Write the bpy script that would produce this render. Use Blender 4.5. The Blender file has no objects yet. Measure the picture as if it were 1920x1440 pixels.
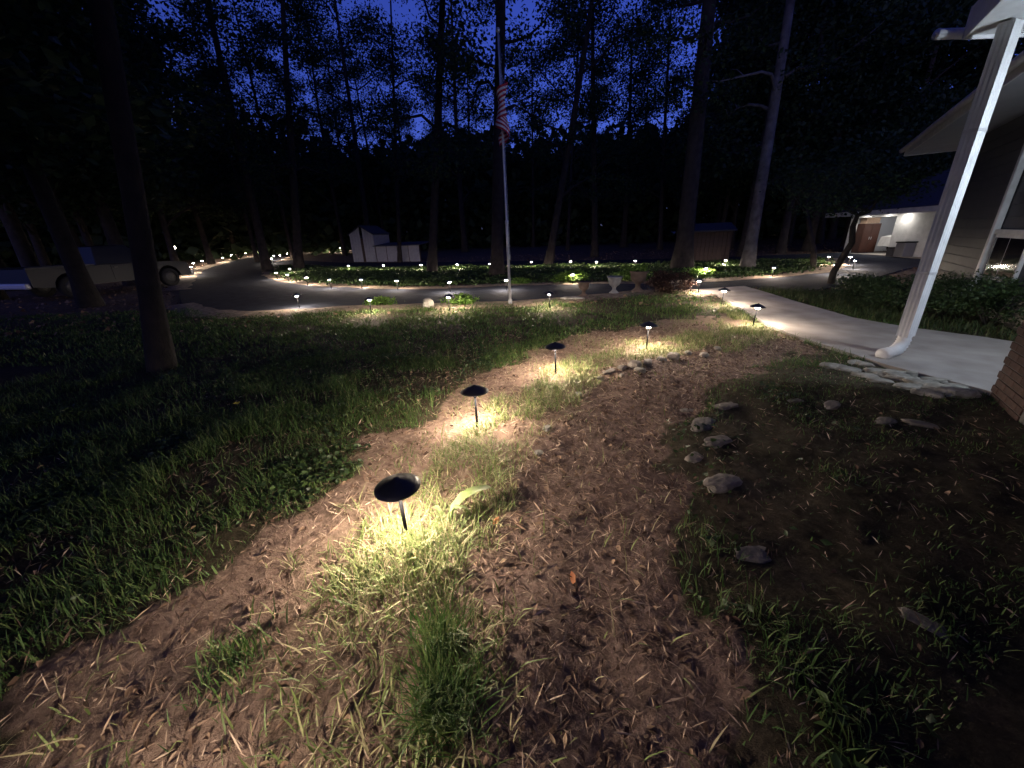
import bpy, bmesh, math, random
import numpy as np
from mathutils import Vector, Matrix

rng = np.random.default_rng(7)
random.seed(7)
S = bpy.context.scene
C = S.collection

# ------------------------------------------------------------------ camera
F_PX, PITCH, ROLL, CAM_H = 723.0, math.radians(21.0), math.radians(2.1), 1.7
_fw = np.array([0, math.cos(PITCH), -math.sin(PITCH)])
_r0 = np.array([1.0, 0, 0]); _u0 = np.cross(_r0, _fw)
CR = math.cos(ROLL) * _r0 - math.sin(ROLL) * _u0
CU = math.sin(ROLL) * _r0 + math.cos(ROLL) * _u0
cam = bpy.data.cameras.new('camera'); cam_o = bpy.data.objects.new('camera', cam); C.objects.link(cam_o)
cam.sensor_width = 36.0; cam.lens = F_PX / 1920 * 36.0
cam.clip_start = 0.05; cam.clip_end = 1500
M = Matrix.Identity(4)
for i in range(3):
    M[i][0] = CR[i]; M[i][1] = CU[i]; M[i][2] = -_fw[i]
M[2][3] = CAM_H
cam_o.matrix_world = M
S.camera = cam_o

# ------------------------------------------------------------------ sky after sunset, no sun lamp left above the horizon
W = bpy.data.worlds.new('World'); S.world = W; W.use_nodes = True
nt = W.node_tree; bg = nt.nodes['Background']
sky = nt.nodes.new('ShaderNodeTexSky'); sky.sky_type = 'NISHITA'; sky.sun_disc = False
sky.sun_elevation = math.radians(10.0); sky.sun_rotation = math.radians(200)
mixc = nt.nodes.new('ShaderNodeMix'); mixc.data_type = 'RGBA'; mixc.blend_type = 'MULTIPLY'
mixc.inputs[0].default_value = 1.0
mixc.inputs[7].default_value = (0.40, 0.52, 2.3, 1)       # the camera's cool night white balance
nt.links.new(sky.outputs[0], mixc.inputs[6]); nt.links.new(mixc.outputs[2], bg.inputs[0])
bg.inputs[1].default_value = 0.052
S.view_settings.view_transform = 'Standard'; S.view_settings.look = 'None'
S.view_settings.exposure = 0.0; S.view_settings.gamma = 1.0
S.cycles.use_denoising = True
S.cycles.max_bounces = 6; S.cycles.diffuse_bounces = 3; S.cycles.glossy_bounces = 2
S.cycles.sample_clamp_indirect = 3.0
S.cycles.use_light_tree = True
LAMP_EMIT = 1280.0
PORCH_EMIT = 560.0
GARAGE_EMIT = 115.0

# ------------------------------------------------------------------ noise, terrain, pixel -> ground
def vnoise(x, y, seed=0):
    x = np.asarray(x, float); y = np.asarray(y, float)
    xi = np.floor(x).astype(np.int64); yi = np.floor(y).astype(np.int64)
    xf = x - xi; yf = y - yi
    def h(a, b):
        n = (a * 374761393 + b * 668265263 + seed * 982451653) & 0x7fffffff
        n = ((n ^ (n >> 13)) * 1274126177) & 0x7fffffff
        return ((n ^ (n >> 16)) & 0xffff) / 65535.0
    u = xf * xf * (3 - 2 * xf); v = yf * yf * (3 - 2 * yf)
    return (h(xi, yi) * (1 - u) + h(xi + 1, yi) * u) * (1 - v) + (h(xi, yi + 1) * (1 - u) + h(xi + 1, yi + 1) * u) * v
def fbm(x, y, seed=0, o=4):
    s = 0; a = .5; t = 0
    for k in range(o):
        s = s + a * vnoise(x * 2 ** k, y * 2 ** k, seed + k); t += a; a *= .5
    return s / t
def smooth(a, b, x):
    t = np.clip((np.asarray(x, float) - a) / (b - a), 0, 1); return t * t * (3 - 2 * t)
def ray(px, py):
    return _fw + CR * (px - 960) / F_PX - CU * (py - 720) / F_PX
def flat(px, py, z=0.0):
    d = ray(px, py); t = (CAM_H - z) / -d[2]
    return np.array([0, 0, CAM_H]) + d * t
def seg_dist(x, y, poly):
    best = np.full(np.shape(x), 1e9)
    for (ax, ay), (bx, by) in zip(poly[:-1], poly[1:]):
        dx, dy = bx - ax, by - ay
        t = np.clip(((x - ax) * dx + (y - ay) * dy) / (dx * dx + dy * dy), 0, 1)
        best = np.minimum(best, np.hypot(x - ax - t * dx, y - ay - t * dy))
    return best
def P2(pts): return [tuple(flat(*p)[:2]) for p in pts]
PATH_LINE = P2([(1180, 1440), (1120, 1150), (1110, 900), (1180, 770), (1300, 700), (1470, 655)])
WALK_NEAR = P2([(1300, 546), (1345, 556), (1400, 588), (1440, 613), (1480, 630), (1560, 657), (1660, 690), (1760, 716), (1850, 740), (1990, 785)])
WALK_FAR = P2([(1990, 655), (1905, 647), (1835, 636), (1700, 618), (1600, 600), (1500, 571), (1430, 549), (1395, 539)])
WALK_POLY = WALK_NEAR + WALK_FAR
def terr(x, y):
    x = np.asarray(x, float); y = np.asarray(y, float)
    r = np.hypot(x, y)
    z = 0.02 * np.log1p(np.exp(np.clip((r - 24) / 3, -30, 60))) * 3
    near = 1 - smooth(7.0, 9.0, r)
    wk = smooth(0.05, 0.7, seg_dist(x, y, WALK_NEAR)) * smooth(0.05, .5, seg_dist(x, y, WALK_FAR))
    n = (fbm(x * .9, y * .9, 3, 3) - .5) * .10 + (fbm(x * 4, y * 4, 11, 3) - .5) * .045 + (vnoise(x * 17, y * 17, 5) - .5) * .014
    dip = -0.05 * np.exp(-(seg_dist(x, y, PATH_LINE) / .45) ** 2)
    return z + near * wk * (n + dip) - .0
def at(px, py, zoff=0.0):
    """first point where the pixel's ray meets the terrain (raised by zoff)"""
    d = ray(px, py); d = d / math.hypot(d[0], d[1])
    ts = np.concatenate([np.arange(.3, 12, .02), np.arange(12, 140, .1)])
    h = CAM_H + d[2] * ts - terr(d[0] * ts, d[1] * ts) - zoff
    i = int(np.argmax(h < 0)) if (h < 0).any() else len(ts) - 1
    t = ts[i] if i == 0 or h[i] >= 0 else ts[i - 1] + (ts[i] - ts[i - 1]) * h[i - 1] / (h[i - 1] - h[i])
    return Vector((d[0] * t, d[1] * t, float(terr(d[0] * t, d[1] * t)) + zoff))
def up_at(base, px, py):
    """height at which the pixel's ray stands above a ground point"""
    d = ray(px, py); t = math.hypot(base[0], base[1]) / math.hypot(d[0], d[1])
    return CAM_H + d[2] * t
def inside(x, y, poly):
    r = np.zeros(np.shape(x), bool); n = len(poly)
    for i in range(n):
        x1, y1 = poly[i]; x2, y2 = poly[(i + 1) % n]
        c = ((y1 > y) != (y2 > y)) & (x < (x2 - x1) * (y - y1) / ((y2 - y1) + 1e-12) + x1)
        r ^= c
    return r

# ------------------------------------------------------------------ materials
def pmat(name, c1, c2=None, scale=6.0, rough=.8, bump=0.0, bscale=None, island=False, metal=0.0, spec=.4, detail=5, c3=None, trans=0.0):
    m = bpy.data.materials.new(name); m.use_nodes = True
    n = m.node_tree.nodes; l = m.node_tree.links; b = n['Principled BSDF']
    b.inputs['Roughness'].default_value = rough; b.inputs['Metallic'].default_value = metal
    b.inputs['Specular IOR Level'].default_value = spec
    tc = n.new('ShaderNodeTexCoord')
    nz = n.new('ShaderNodeTexNoise'); nz.inputs['Scale'].default_value = scale; nz.inputs['Detail'].default_value = detail
    l.new(tc.outputs['Object'], nz.inputs['Vector'])
    cr = n.new('ShaderNodeValToRGB')
    cr.color_ramp.elements[0].position = .3 if not island else 0.0
    cr.color_ramp.elements[1].position = .7 if not island else 1.0
    cr.color_ramp.elements[0].color = (*c1, 1); cr.color_ramp.elements[1].color = (*(c2 or c1), 1)
    if c3:
        e = cr.color_ramp.elements.new(.55); e.color = (*c2, 1); cr.color_ramp.elements[-1].color = (*c3, 1)
    if island:
        g = n.new('ShaderNodeNewGeometry'); l.new(g.outputs['Random Per Island'], cr.inputs[0])
    else:
        l.new(nz.outputs[0], cr.inputs[0])
    l.new(cr.outputs[0], b.inputs['Base Color'])
    if bump:
        nb = n.new('ShaderNodeTexNoise'); nb.inputs['Scale'].default_value = bscale or scale * 4; nb.inputs['Detail'].default_value = 6
        l.new(tc.outputs['Object'], nb.inputs['Vector'])
        bp = n.new('ShaderNodeBump'); bp.inputs['Strength'].default_value = bump; bp.inputs['Distance'].default_value = .02
        l.new(nb.outputs[0], bp.inputs['Height']); l.new(bp.outputs[0], b.inputs['Normal'])
    if trans:
        t = n.new('ShaderNodeBsdfTranslucent'); l.new(cr.outputs[0], t.inputs[0])
        mx = n.new('ShaderNodeMixShader'); mx.inputs[0].default_value = trans
        l.new(b.outputs[0], mx.inputs[1]); l.new(t.outputs[0], mx.inputs[2])
        l.new(mx.outputs[0], n['Material Output'].inputs[0])
    return m
def emat(name, col, s):
    m = bpy.data.materials.new(name); m.use_nodes = True
    n = m.node_tree.nodes; n.clear()
    e = n.new('ShaderNodeEmission'); e.inputs[0].default_value = (*col, 1); e.inputs[1].default_value = s
    o = n.new('ShaderNodeOutputMaterial'); m.node_tree.links.new(e.outputs[0], o.inputs[0])
    return m
MT = {}
MT['asphalt'] = pmat('asphalt', (.020, .024, .036), (.036, .041, .057), 3, .95, .4, 160, spec=.08)
MT['concrete'] = pmat('concrete', (.26, .235, .215), (.42, .385, .36), 2.2, .85, .35, 90, detail=9)
MT['black_metal'] = pmat('black_metal', (.012, .012, .014), (.02, .02, .022), 30, .45, .05, 120, spec=.5)
MT['stem'] = pmat('stem', (.006, .006, .007), None, 30, .9, spec=.05)
MT['hat_under'] = pmat('hat_under', (.75, .72, .66), None, 5, .5)
MT['lens'] = emat('lens', (1.0, .82, .64), LAMP_EMIT)
MT['white_paint'] = pmat('white_paint', (.62, .63, .64), (.80, .80, .82), 5, .5, .08, 30, detail=9)
MT['siding'] = pmat('siding', (.05, .055, .072), (.068, .072, .09), 3, .6, .1, 50)
MT['soffit'] = pmat('soffit', (.44, .47, .54), (.52, .55, .62), 2, .55)
MT['brick'] = pmat('brick', (.055, .032, .027), (.095, .055, .045), 9, .9, .5, 60)
MT['mortar'] = pmat('mortar', (.14, .13, .12), None, 20, .95, .4)
MT['shingle'] = pmat('shingle', (.045, .047, .055), (.08, .08, .09), 12, .9, .6, 40)
MT['glass'] = pmat('glass', (.01, .011, .014), None, 3, .06, spec=.6)
MT['bark'] = pmat('bark', (.020, .016, .014), (.052, .042, .035), 5, .95, .9, 14)
MT['pale_bark'] = pmat('pale_bark', (.075, .068, .062), (.19, .175, .165), 3.5, .9, .7, 12)
MT['leaf'] = pmat('leaf', (.014, .030, .011), (.038, .072, .022), 3, .6, island=True, trans=.25)
MT['far_leaf'] = pmat('far_leaf', (.018, .034, .016), (.045, .075, .028), 3, .7, island=True, trans=.15)
MT['shrub_leaf'] = pmat('shrub_leaf', (.016, .034, .012), (.05, .085, .024), 3, .5, island=True, trans=.2)
MT['cover_leaf'] = pmat('cover_leaf', (.014, .032, .010), (.05, .09, .022), 3, .55, island=True, trans=.2)
MT['dark_bark'] = pmat('dark_bark', (.009, .008, .007), (.022, .018, .015), 5, .95, .9, 14)
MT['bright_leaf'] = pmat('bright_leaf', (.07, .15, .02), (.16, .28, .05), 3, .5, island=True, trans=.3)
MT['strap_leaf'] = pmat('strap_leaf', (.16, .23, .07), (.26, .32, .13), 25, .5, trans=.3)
MT['red_leaf'] = pmat('red_leaf', (.022, .012, .010), (.06, .028, .02), 3, .6, island=True, trans=.2)
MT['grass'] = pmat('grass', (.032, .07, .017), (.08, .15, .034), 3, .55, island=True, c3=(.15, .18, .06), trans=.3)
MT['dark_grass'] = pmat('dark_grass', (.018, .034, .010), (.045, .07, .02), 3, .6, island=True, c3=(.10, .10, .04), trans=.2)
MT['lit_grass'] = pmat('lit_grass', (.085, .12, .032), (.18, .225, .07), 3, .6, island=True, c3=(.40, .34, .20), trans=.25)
MT['straw'] = pmat('straw', (.10, .062, .045), (.22, .145, .10), 3, .85, island=True, c3=(.55, .42, .31))
MT['dead_leaf'] = pmat('dead_leaf', (.06, .035, .022), (.15, .09, .058), 3, .85, island=True, c3=(.34, .23, .15))
MT['orange_leaf'] = pmat('orange_leaf', (.45, .15, .055), (.62, .28, .14), 14, .65)
MT['tan_leaf'] = pmat('tan_leaf', (.42, .30, .22), (.55, .40, .30), 14, .7)
MT['stone'] = pmat('stone', (.24, .225, .20), (.42, .39, .35), 9, .9, .6, 35)
MT['dark_stone'] = pmat('dark_stone', (.12, .105, .09), (.25, .22, .19), 11, .9, .8, 35)
MT['pale_stone'] = pmat('pale_stone', (.14, .13, .11), (.50, .48, .42), 7, .95, .9, 30, detail=9)
MT['terracotta'] = pmat('terracotta', (.09, .065, .055), (.14, .10, .08), 9, .85, .3)
MT['cement_urn'] = pmat('cement_urn', (.17, .17, .18), (.25, .25, .26), 9, .85, .3)
MT['flag_red'] = pmat('flag_red', (.42, .03, .05), None, 5, .8)
MT['flag_white'] = pmat('flag_white', (.72, .70, .70), None, 5, .8)
MT['steel'] = pmat('steel', (.55, .56, .58), (.62, .62, .64), 9, .4, metal=.3)
MT['truck_paint'] = pmat('truck_paint', (.018, .021, .035), None, 3, .4, spec=.3)
MT['tyre'] = pmat('tyre', (.015, .015, .015), (.025, .025, .025), 20, .85)
MT['rim'] = pmat('rim', (.06, .06, .065), None, 9, .5, metal=.4)
MT['shed_wood'] = pmat('shed_wood', (.34, .34, .37), (.42, .42, .45), 6, .75, .2)
MT['brown_wood'] = pmat('brown_wood', (.05, .034, .028), (.085, .055, .044), 6, .8, .3)
MT['cabinet'] = pmat('cabinet', (.05, .02, .015), (.07, .027, .02), 4, .55, .1)
MT['grey_plastic'] = pmat('grey_plastic', (.10, .10, .105), None, 9, .5)
MT['pale_plastic'] = pmat('pale_plastic', (.24, .24, .25), None, 9, .5)
MT['cool_lamp'] = emat('cool_lamp', (.78, .89, 1.0), PORCH_EMIT)
MT['garage_lamp'] = emat('garage_lamp', (1.0, .93, .82), GARAGE_EMIT)
MT['lit_window'] = emat('lit_window', (1.0, .94, .85), 1.1)
MT['far_lamp'] = emat('far_lamp', (1.0, .93, .8), 14)
MT['yellow'] = pmat('yellow', (.75, .55, .05), (.8, .62, .1), 20, .6)

def canton_mat():
    m = bpy.data.materials.new('flag_canton'); m.use_nodes = True
    n = m.node_tree.nodes; l = m.node_tree.links; b = n['Principled BSDF']; b.inputs['Roughness'].default_value = .8
    uv = n.new('ShaderNodeUVMap')
    vs = n.new('ShaderNodeVectorMath'); vs.operation = 'MULTIPLY'; vs.inputs[1].default_value = (16.5, 16.5, 0)
    fr = n.new('ShaderNodeVectorMath'); fr.operation = 'FRACTION'
    sb = n.new('ShaderNodeVectorMath'); sb.operation = 'SUBTRACT'; sb.inputs[1].default_value = (.5, .5, 0)
    ln = n.new('ShaderNodeVectorMath'); ln.operation = 'LENGTH'
    lt = n.new('ShaderNodeMath'); lt.operation = 'LESS_THAN'; lt.inputs[1].default_value = .26
    mx = n.new('ShaderNodeMix'); mx.data_type = 'RGBA'
    mx.inputs[6].default_value = (.02, .03, .12, 1); mx.inputs[7].default_value = (.7, .7, .7, 1)
    l.new(uv.outputs[0], vs.inputs[0]); l.new(vs.outputs[0], fr.inputs[0]); l.new(fr.outputs[0], sb.inputs[0])
    l.new(sb.outputs[0], ln.inputs[0]); l.new(ln.outputs['Value'], lt.inputs[0]); l.new(lt.outputs[0], mx.inputs[0])
    l.new(mx.outputs[2], b.inputs['Base Color'])
    return m
MT['flag_canton'] = canton_mat()

def ground_mat():
    m = bpy.data.materials.new('ground'); m.use_nodes = True
    n = m.node_tree.nodes; l = m.node_tree.links; b = n['Principled BSDF']
    b.inputs['Roughness'].default_value = .95; b.inputs['Specular IOR Level'].default_value = .15
    tc = n.new('ShaderNodeTexCoord')
    def noise(s, d=6, w=.6):
        q = n.new('ShaderNodeTexNoise'); q.inputs['Scale'].default_value = s; q.inputs['Detail'].default_value = d
        q.inputs['Roughness'].default_value = w; l.new(tc.outputs['Object'], q.inputs['Vector']); return q
    def ramp(src, stops):
        r = n.new('ShaderNodeValToRGB'); r.color_ramp.elements[0].position = stops[0][0]; r.color_ramp.elements[0].color = (*stops[0][1], 1)
        r.color_ramp.elements[1].position = stops[-1][0]; r.color_ramp.elements[1].color = (*stops[-1][1], 1)
        for p, c in stops[1:-1]:
            e = r.color_ramp.elements.new(p); e.color = (*c, 1)
        l.new(src, r.inputs[0]); return r
    big = noise(1.6); mid = noise(14, 8, .7); fine = noise(120, 4, .7)
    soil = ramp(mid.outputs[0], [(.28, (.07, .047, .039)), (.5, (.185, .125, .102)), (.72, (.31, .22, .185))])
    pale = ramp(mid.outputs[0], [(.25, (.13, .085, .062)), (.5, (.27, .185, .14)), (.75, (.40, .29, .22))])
    turf = ramp(mid.outputs[0], [(.3, (.03, .026, .015)), (.7, (.085, .07, .042))])
    a = n.new('ShaderNodeVertexColor'); a.layer_name = 'cover'
    sp = n.new('ShaderNodeSeparateColor'); l.new(a.outputs[0], sp.inputs[0])
    m1 = n.new('ShaderNodeMix'); m1.data_type = 'RGBA'; l.new(sp.outputs[1], m1.inputs[0])
    l.new(soil.outputs[0], m1.inputs[6]); l.new(pale.outputs[0], m1.inputs[7])
    m2 = n.new('ShaderNodeMix'); m2.data_type = 'RGBA'
    l.new(m1.outputs[2], m2.inputs[6]); l.new(turf.outputs[0], m2.inputs[7])
    ad = n.new('ShaderNodeMath'); ad.operation = 'MULTIPLY_ADD'; ad.inputs[1].default_value = 1.0
    l.new(sp.outputs[0], ad.inputs[0])
    sh = n.new('ShaderNodeMath'); sh.operation = 'MULTIPLY_ADD'; sh.inputs[1].default_value = .6; sh.inputs[2].default_value = -.3
    l.new(big.outputs[0], sh.inputs[0]); l.new(sh.outputs[0], ad.inputs[2]); ad.use_clamp = True
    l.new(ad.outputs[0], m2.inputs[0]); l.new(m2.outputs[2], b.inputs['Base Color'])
    am = n.new('ShaderNodeMath'); am.operation = 'MULTIPLY_ADD'; am.inputs[1].default_value = .35
    l.new(fine.outputs[0], am.inputs[0]); l.new(mid.outputs[0], am.inputs[2])
    bp = n.new('ShaderNodeBump'); bp.inputs['Strength'].default_value = .9; bp.inputs['Distance'].default_value = .035
    l.new(am.outputs[0], bp.inputs['Height']); l.new(bp.outputs[0], b.inputs['Normal'])
    return m
MT['ground'] = ground_mat()

# ------------------------------------------------------------------ builders
def tag(o, label=None, cat=None, group=None, kind=None):
    if label: o['label'] = label
    if cat: o['category'] = cat
    if group: o['group'] = group
    if kind: o['kind'] = kind
    return o
def link(name, me, parent=None):
    o = bpy.data.objects.new(name, me); C.objects.link(o)
    if parent: o.parent = parent
    return o
def empty(name, loc, rz=0.0, tilt=(0, 0)):
    o = bpy.data.objects.new(name, None); C.objects.link(o); o.location = loc; o.rotation_euler = (tilt[0], tilt[1], rz)
    o.empty_display_size = .1
    return o
def raw(name, v, f, mats, parent=None, smooth_=False, mi=None):
    me = bpy.data.meshes.new(name); me.from_pydata([tuple(p) for p in v], [], [tuple(q) for q in f]); me.update()
    for m in (mats if isinstance(mats, list) else [mats]): me.materials.append(m)
    if mi is not None: me.polygons.foreach_set('material_index', mi)
    if smooth_: me.polygons.foreach_set('use_smooth', [True] * len(me.polygons))
    return link(name, me, parent)
def soup(name, V, F, mat, parent=None, smooth_=False):
    """numpy verts (n,3), faces (m,k) in one go"""
    me = bpy.data.meshes.new(name or 'crown'); k = F.shape[1]
    me.vertices.add(len(V)); me.vertices.foreach_set('co', np.ascontiguousarray(V, np.float32).ravel())
    me.loops.add(F.size); me.loops.foreach_set('vertex_index', np.ascontiguousarray(F, np.int32).ravel())
    me.polygons.add(len(F)); me.polygons.foreach_set('loop_start', np.arange(0, F.size, k, dtype=np.int32))
    me.polygons.foreach_set('loop_total', np.full(len(F), k, np.int32))
    if smooth_: me.polygons.foreach_set('use_smooth', np.ones(len(F), bool))
    me.materials.append(mat); me.update(calc_edges=True); me.validate()
    return link(name, me, parent) if name else me
def bm_obj(name, bm, mat, parent=None, smooth_=False, bevel=0.0):
    if bevel:
        bmesh.ops.bevel(bm, geom=[e for e in bm.edges], offset=bevel, segments=2, affect='EDGES', profile=.5)
    bmesh.ops.recalc_face_normals(bm, faces=bm.faces)
    me = bpy.data.meshes.new(name); bm.to_mesh(me); bm.free(); me.materials.append(mat)
    if smooth_: me.polygons.foreach_set('use_smooth', [True] * len(me.polygons))
    return link(name, me, parent)
def box(name, size, loc, mat, parent=None, rz=0.0, bevel=.006, rot=None):
    bm = bmesh.new(); bmesh.ops.create_cube(bm, size=1); bmesh.ops.scale(bm, vec=size, verts=bm.verts)
    o = bm_obj(name, bm, mat, parent, bevel=min(bevel, min(size) * .3)); o.location = loc
    o.rotation_euler = rot or (0, 0, rz)
    return o
def lathe(name, prof, mat, parent=None, n=24, loc=(0, 0, 0), mats=None, mi=None):
    v = []; f = []; idx = []
    for r, z in prof:
        for k in range(n):
            a = 2 * math.pi * k / n; v.append((r * math.cos(a), r * math.sin(a), z))
    for j in range(len(prof) - 1):
        for k in range(n):
            k2 = (k + 1) % n; f.append((j * n + k, j * n + k2, (j + 1) * n + k2, (j + 1) * n + k)); idx.append(0 if mi is None else mi[j])
    o = raw(name, v, f, mats or mat, parent, True, idx); o.location = loc
    return o
def tube_geo(pts, rads, n=8):
    """list of rings along a polyline -> verts, quads"""
    V = []; Fq = []
    pts = [Vector(p) for p in pts]
    ref = Vector((.31, .77, .12)).normalized()
    for i, p in enumerate(pts):
        d = (pts[min(i + 1, len(pts) - 1)] - pts[max(i - 1, 0)]).normalized()
        a = d.cross(ref)
        if a.length < .05: a = d.cross(Vector((1, 0, 0)))
        a.normalize(); b = d.cross(a)
        for k in range(n):
            t = 2 * math.pi * k / n
            V.append(p + (a * math.cos(t) + b * math.sin(t)) * rads[i])
    for i in range(len(pts) - 1):
        for k in range(n):
            k2 = (k + 1) % n; Fq.append((i * n + k, i * n + k2, (i + 1) * n + k2, (i + 1) * n + k))
    V.append(pts[-1]); e = len(V) - 1; i = len(pts) - 1
    tri = [(i * n + k, i * n + (k + 1) % n, e) for k in range(n)]
    return V, Fq + tri
def tube(name, pts, rads, mat, parent=None, n=10):
    if not hasattr(rads, '__len__'): rads = [rads] * len(pts)
    v, f = tube_geo(pts, rads, n); return raw(name, v, f, mat, parent, True)
def prism(name, poly, z0, z1, mat, parent=None, bevel=0.0):
    n = len(poly); v = [(x, y, z0) for x, y in poly] + [(x, y, z1) for x, y in poly]
    f = [tuple(range(n - 1, -1, -1)), tuple(range(n, 2 * n))] + [(i, (i + 1) % n, n + (i + 1) % n, n + i) for i in range(n)]
    bm = bmesh.new(); vs = [bm.verts.new(p) for p in v]
    for q in f: bm.faces.new([vs[i] for i in q])
    return bm_obj(name, bm, mat, parent, bevel=bevel)
def copy_tree(o, parent=None):
    c = o.copy(); C.objects.link(c); c.parent = parent
    for ch in o.children: copy_tree(ch, c)
    return c

# ------------------------------------------------------------------ ground
SOIL_BAND = P2([(-200, 1600), (0, 1330), (250, 1130), (440, 1060), (560, 960), (640, 880), (780, 780), (900, 712), (1000, 660), (1100, 625), (1250, 600), (1340, 592),
                (1330, 622), (1190, 640), (1080, 668), (980, 722), (880, 800), (790, 880), (650, 975), (590, 1080), (540, 1250), (560, 1600)])
LAMP_STRIP = P2([(1480, 632), (1440, 648), (1260, 668), (1150, 692), (1070, 780), (985, 850), (940, 960), (930, 1100), (930, 1600), (560, 1600), (540, 1250), (590, 1080), (650, 975), (790, 880), (880, 800),
                 (980, 722), (1080, 668), (1190, 640), (1330, 622), (1345, 596), (1360, 575), (1400, 600)])
DIRT_PATH = P2([(1560, 662), (1480, 660), (1400, 700), (1310, 745), (1250, 830), (1255, 900), (1290, 1000), (1340, 1200), (1400, 1600), (930, 1600), (930, 1100), (940, 960), (985, 850), (1070, 780), (1150, 692), (1260, 668), (1440, 648), (1480, 632)])
def masks(x, y):
    wx = x + (fbm(x * 3.5, y * 3.5, 21, 4) - .5) * .6; wy = y + (fbm(x * 3.5, y * 3.5, 33, 4) - .5) * .6
    return inside(wx, wy, SOIL_BAND), inside(wx, wy, LAMP_STRIP), inside(wx, wy, DIRT_PATH)
def axis(lo, hi, n0, n1, step):
    core = np.arange(n0, n1 + 1e-6, step); a = [n1]; s = step
    while a[-1] < hi: s *= 1.16; a.append(a[-1] + s)
    b = [n0]; s = step
    while b[-1] > lo: s *= 1.16; b.append(b[-1] - s)
    return np.concatenate([np.array(b[:0:-1]), core, np.array(a[1:])])
gx = axis(-220, 220, -5.5, 6.0, .05); gy = axis(-60, 260, .3, 8.0, .05)
X, Y = np.meshgrid(gx, gy); Z = terr(X, Y)
nx, ny = len(gx), len(gy)
ii = (np.arange(ny - 1)[:, None] * nx + np.arange(nx - 1)[None, :]).ravel()
ground = soup('ground', np.stack([X, Y, Z], -1).reshape(-1, 3), np.stack([ii, ii + 1, ii + nx + 1, ii + nx], 1), MT['ground'], smooth_=True)
tag(ground, 'uneven reddish brown soil and rough turf around the driveway', kind='structure')
sb, ls, dp = masks(X, Y)
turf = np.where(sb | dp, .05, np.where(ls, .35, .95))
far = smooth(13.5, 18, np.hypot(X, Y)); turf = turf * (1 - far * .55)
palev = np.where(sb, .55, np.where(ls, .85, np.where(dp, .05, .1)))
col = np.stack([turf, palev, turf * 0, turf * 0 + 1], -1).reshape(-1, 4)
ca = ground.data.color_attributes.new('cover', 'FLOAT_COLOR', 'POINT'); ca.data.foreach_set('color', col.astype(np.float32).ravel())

def sheet(name, poly, off, thick, mat, label, cell=1.5):
    """a slab that follows the terrain, with real edges"""
    bm = bmesh.new(); vs = [bm.verts.new((x, y, 0)) for x, y in poly]; bm.faces.new(vs)
    xs = [p[0] for p in poly]; ys = [p[1] for p in poly]
    for ax, lo, hi in ((0, min(xs), max(xs)), (1, min(ys), max(ys))):
        t = lo + cell
        while t < hi:
            co = [0, 0, 0]; no = [0, 0, 0]; co[ax] = t; no[ax] = 1
            bmesh.ops.bisect_plane(bm, geom=bm.verts[:] + bm.edges[:] + bm.faces[:], plane_co=co, plane_no=no); t += cell
    ext = bmesh.ops.extrude_face_region(bm, geom=bm.faces[:])
    top = set(e for e in ext['geom'] if isinstance(e, bmesh.types.BMVert))
    for v in bm.verts:
        r = math.hypot(v.co.x, v.co.y); z = 0.02 * math.log1p(math.exp(min((r - 24) / 3, 60))) * 3
        v.co.z = z + (off if v in top else off - thick)
    bmesh.ops.triangulate(bm, faces=[f for f in bm.faces if len(f.verts) > 4])
    o = bm_obj(name, bm, mat); tag(o, label, kind='structure'); return o
def PT(pts): return [tuple(at(*p)[:2]) for p in pts]
near_edge = [(338, 572), (380, 588), (450, 591), (560, 584), (690, 577), (840, 573), (960, 570), (1060, 563), (1130, 556), (1200, 549), (1300, 546), (1345, 556), (1395, 538), (1470, 548), (1540, 544), (1610, 530)]
outer_bend = [(570, 473.5), (563, 471), (545, 471.5), (524, 474.5), (500.5, 477), (480.5, 480), (460, 484), (434, 489), (410, 496), (385, 502), (365, 512), (350, 524), (336, 545)]
verge = [(502, 500), (507, 494), (520, 489), (540, 482)]
apron = [(1700, 505), (1770, 492), (1760, 476), (1600, 474), (1560, 475), (1400, 481), (1200, 487), (900, 491), (720, 493), (640, 493), (600, 491), (560, 488), (530, 489.5)]
hole = [(520, 501), (505, 509), (505, 516), (520, 523), (545, 529), (574, 533), (617, 536), (676, 539), (745, 541), (842, 540), (950, 535), (1030, 533), (1200, 531), (1330, 527), (1450, 519), (1540, 510), (1570, 500), (1560, 486), (1430, 489), (1200, 496), (900, 500), (720, 503), (640, 503), (590, 499), (560, 496)]
k = hole.index((1570, 500))
DRIVE = PT(near_edge + hole[k::-1] + verge + outer_bend)
LANE = PT([(1610, 530)] + apron + [(507, 494), (502, 500), hole[0]] + hole[:k - 1:-1])
ISLAND = PT(hole)
MT['verge'] = pmat('verge', (.12, .085, .06), (.34, .26, .19), 9, .95, .8, 40, detail=9)
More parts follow.
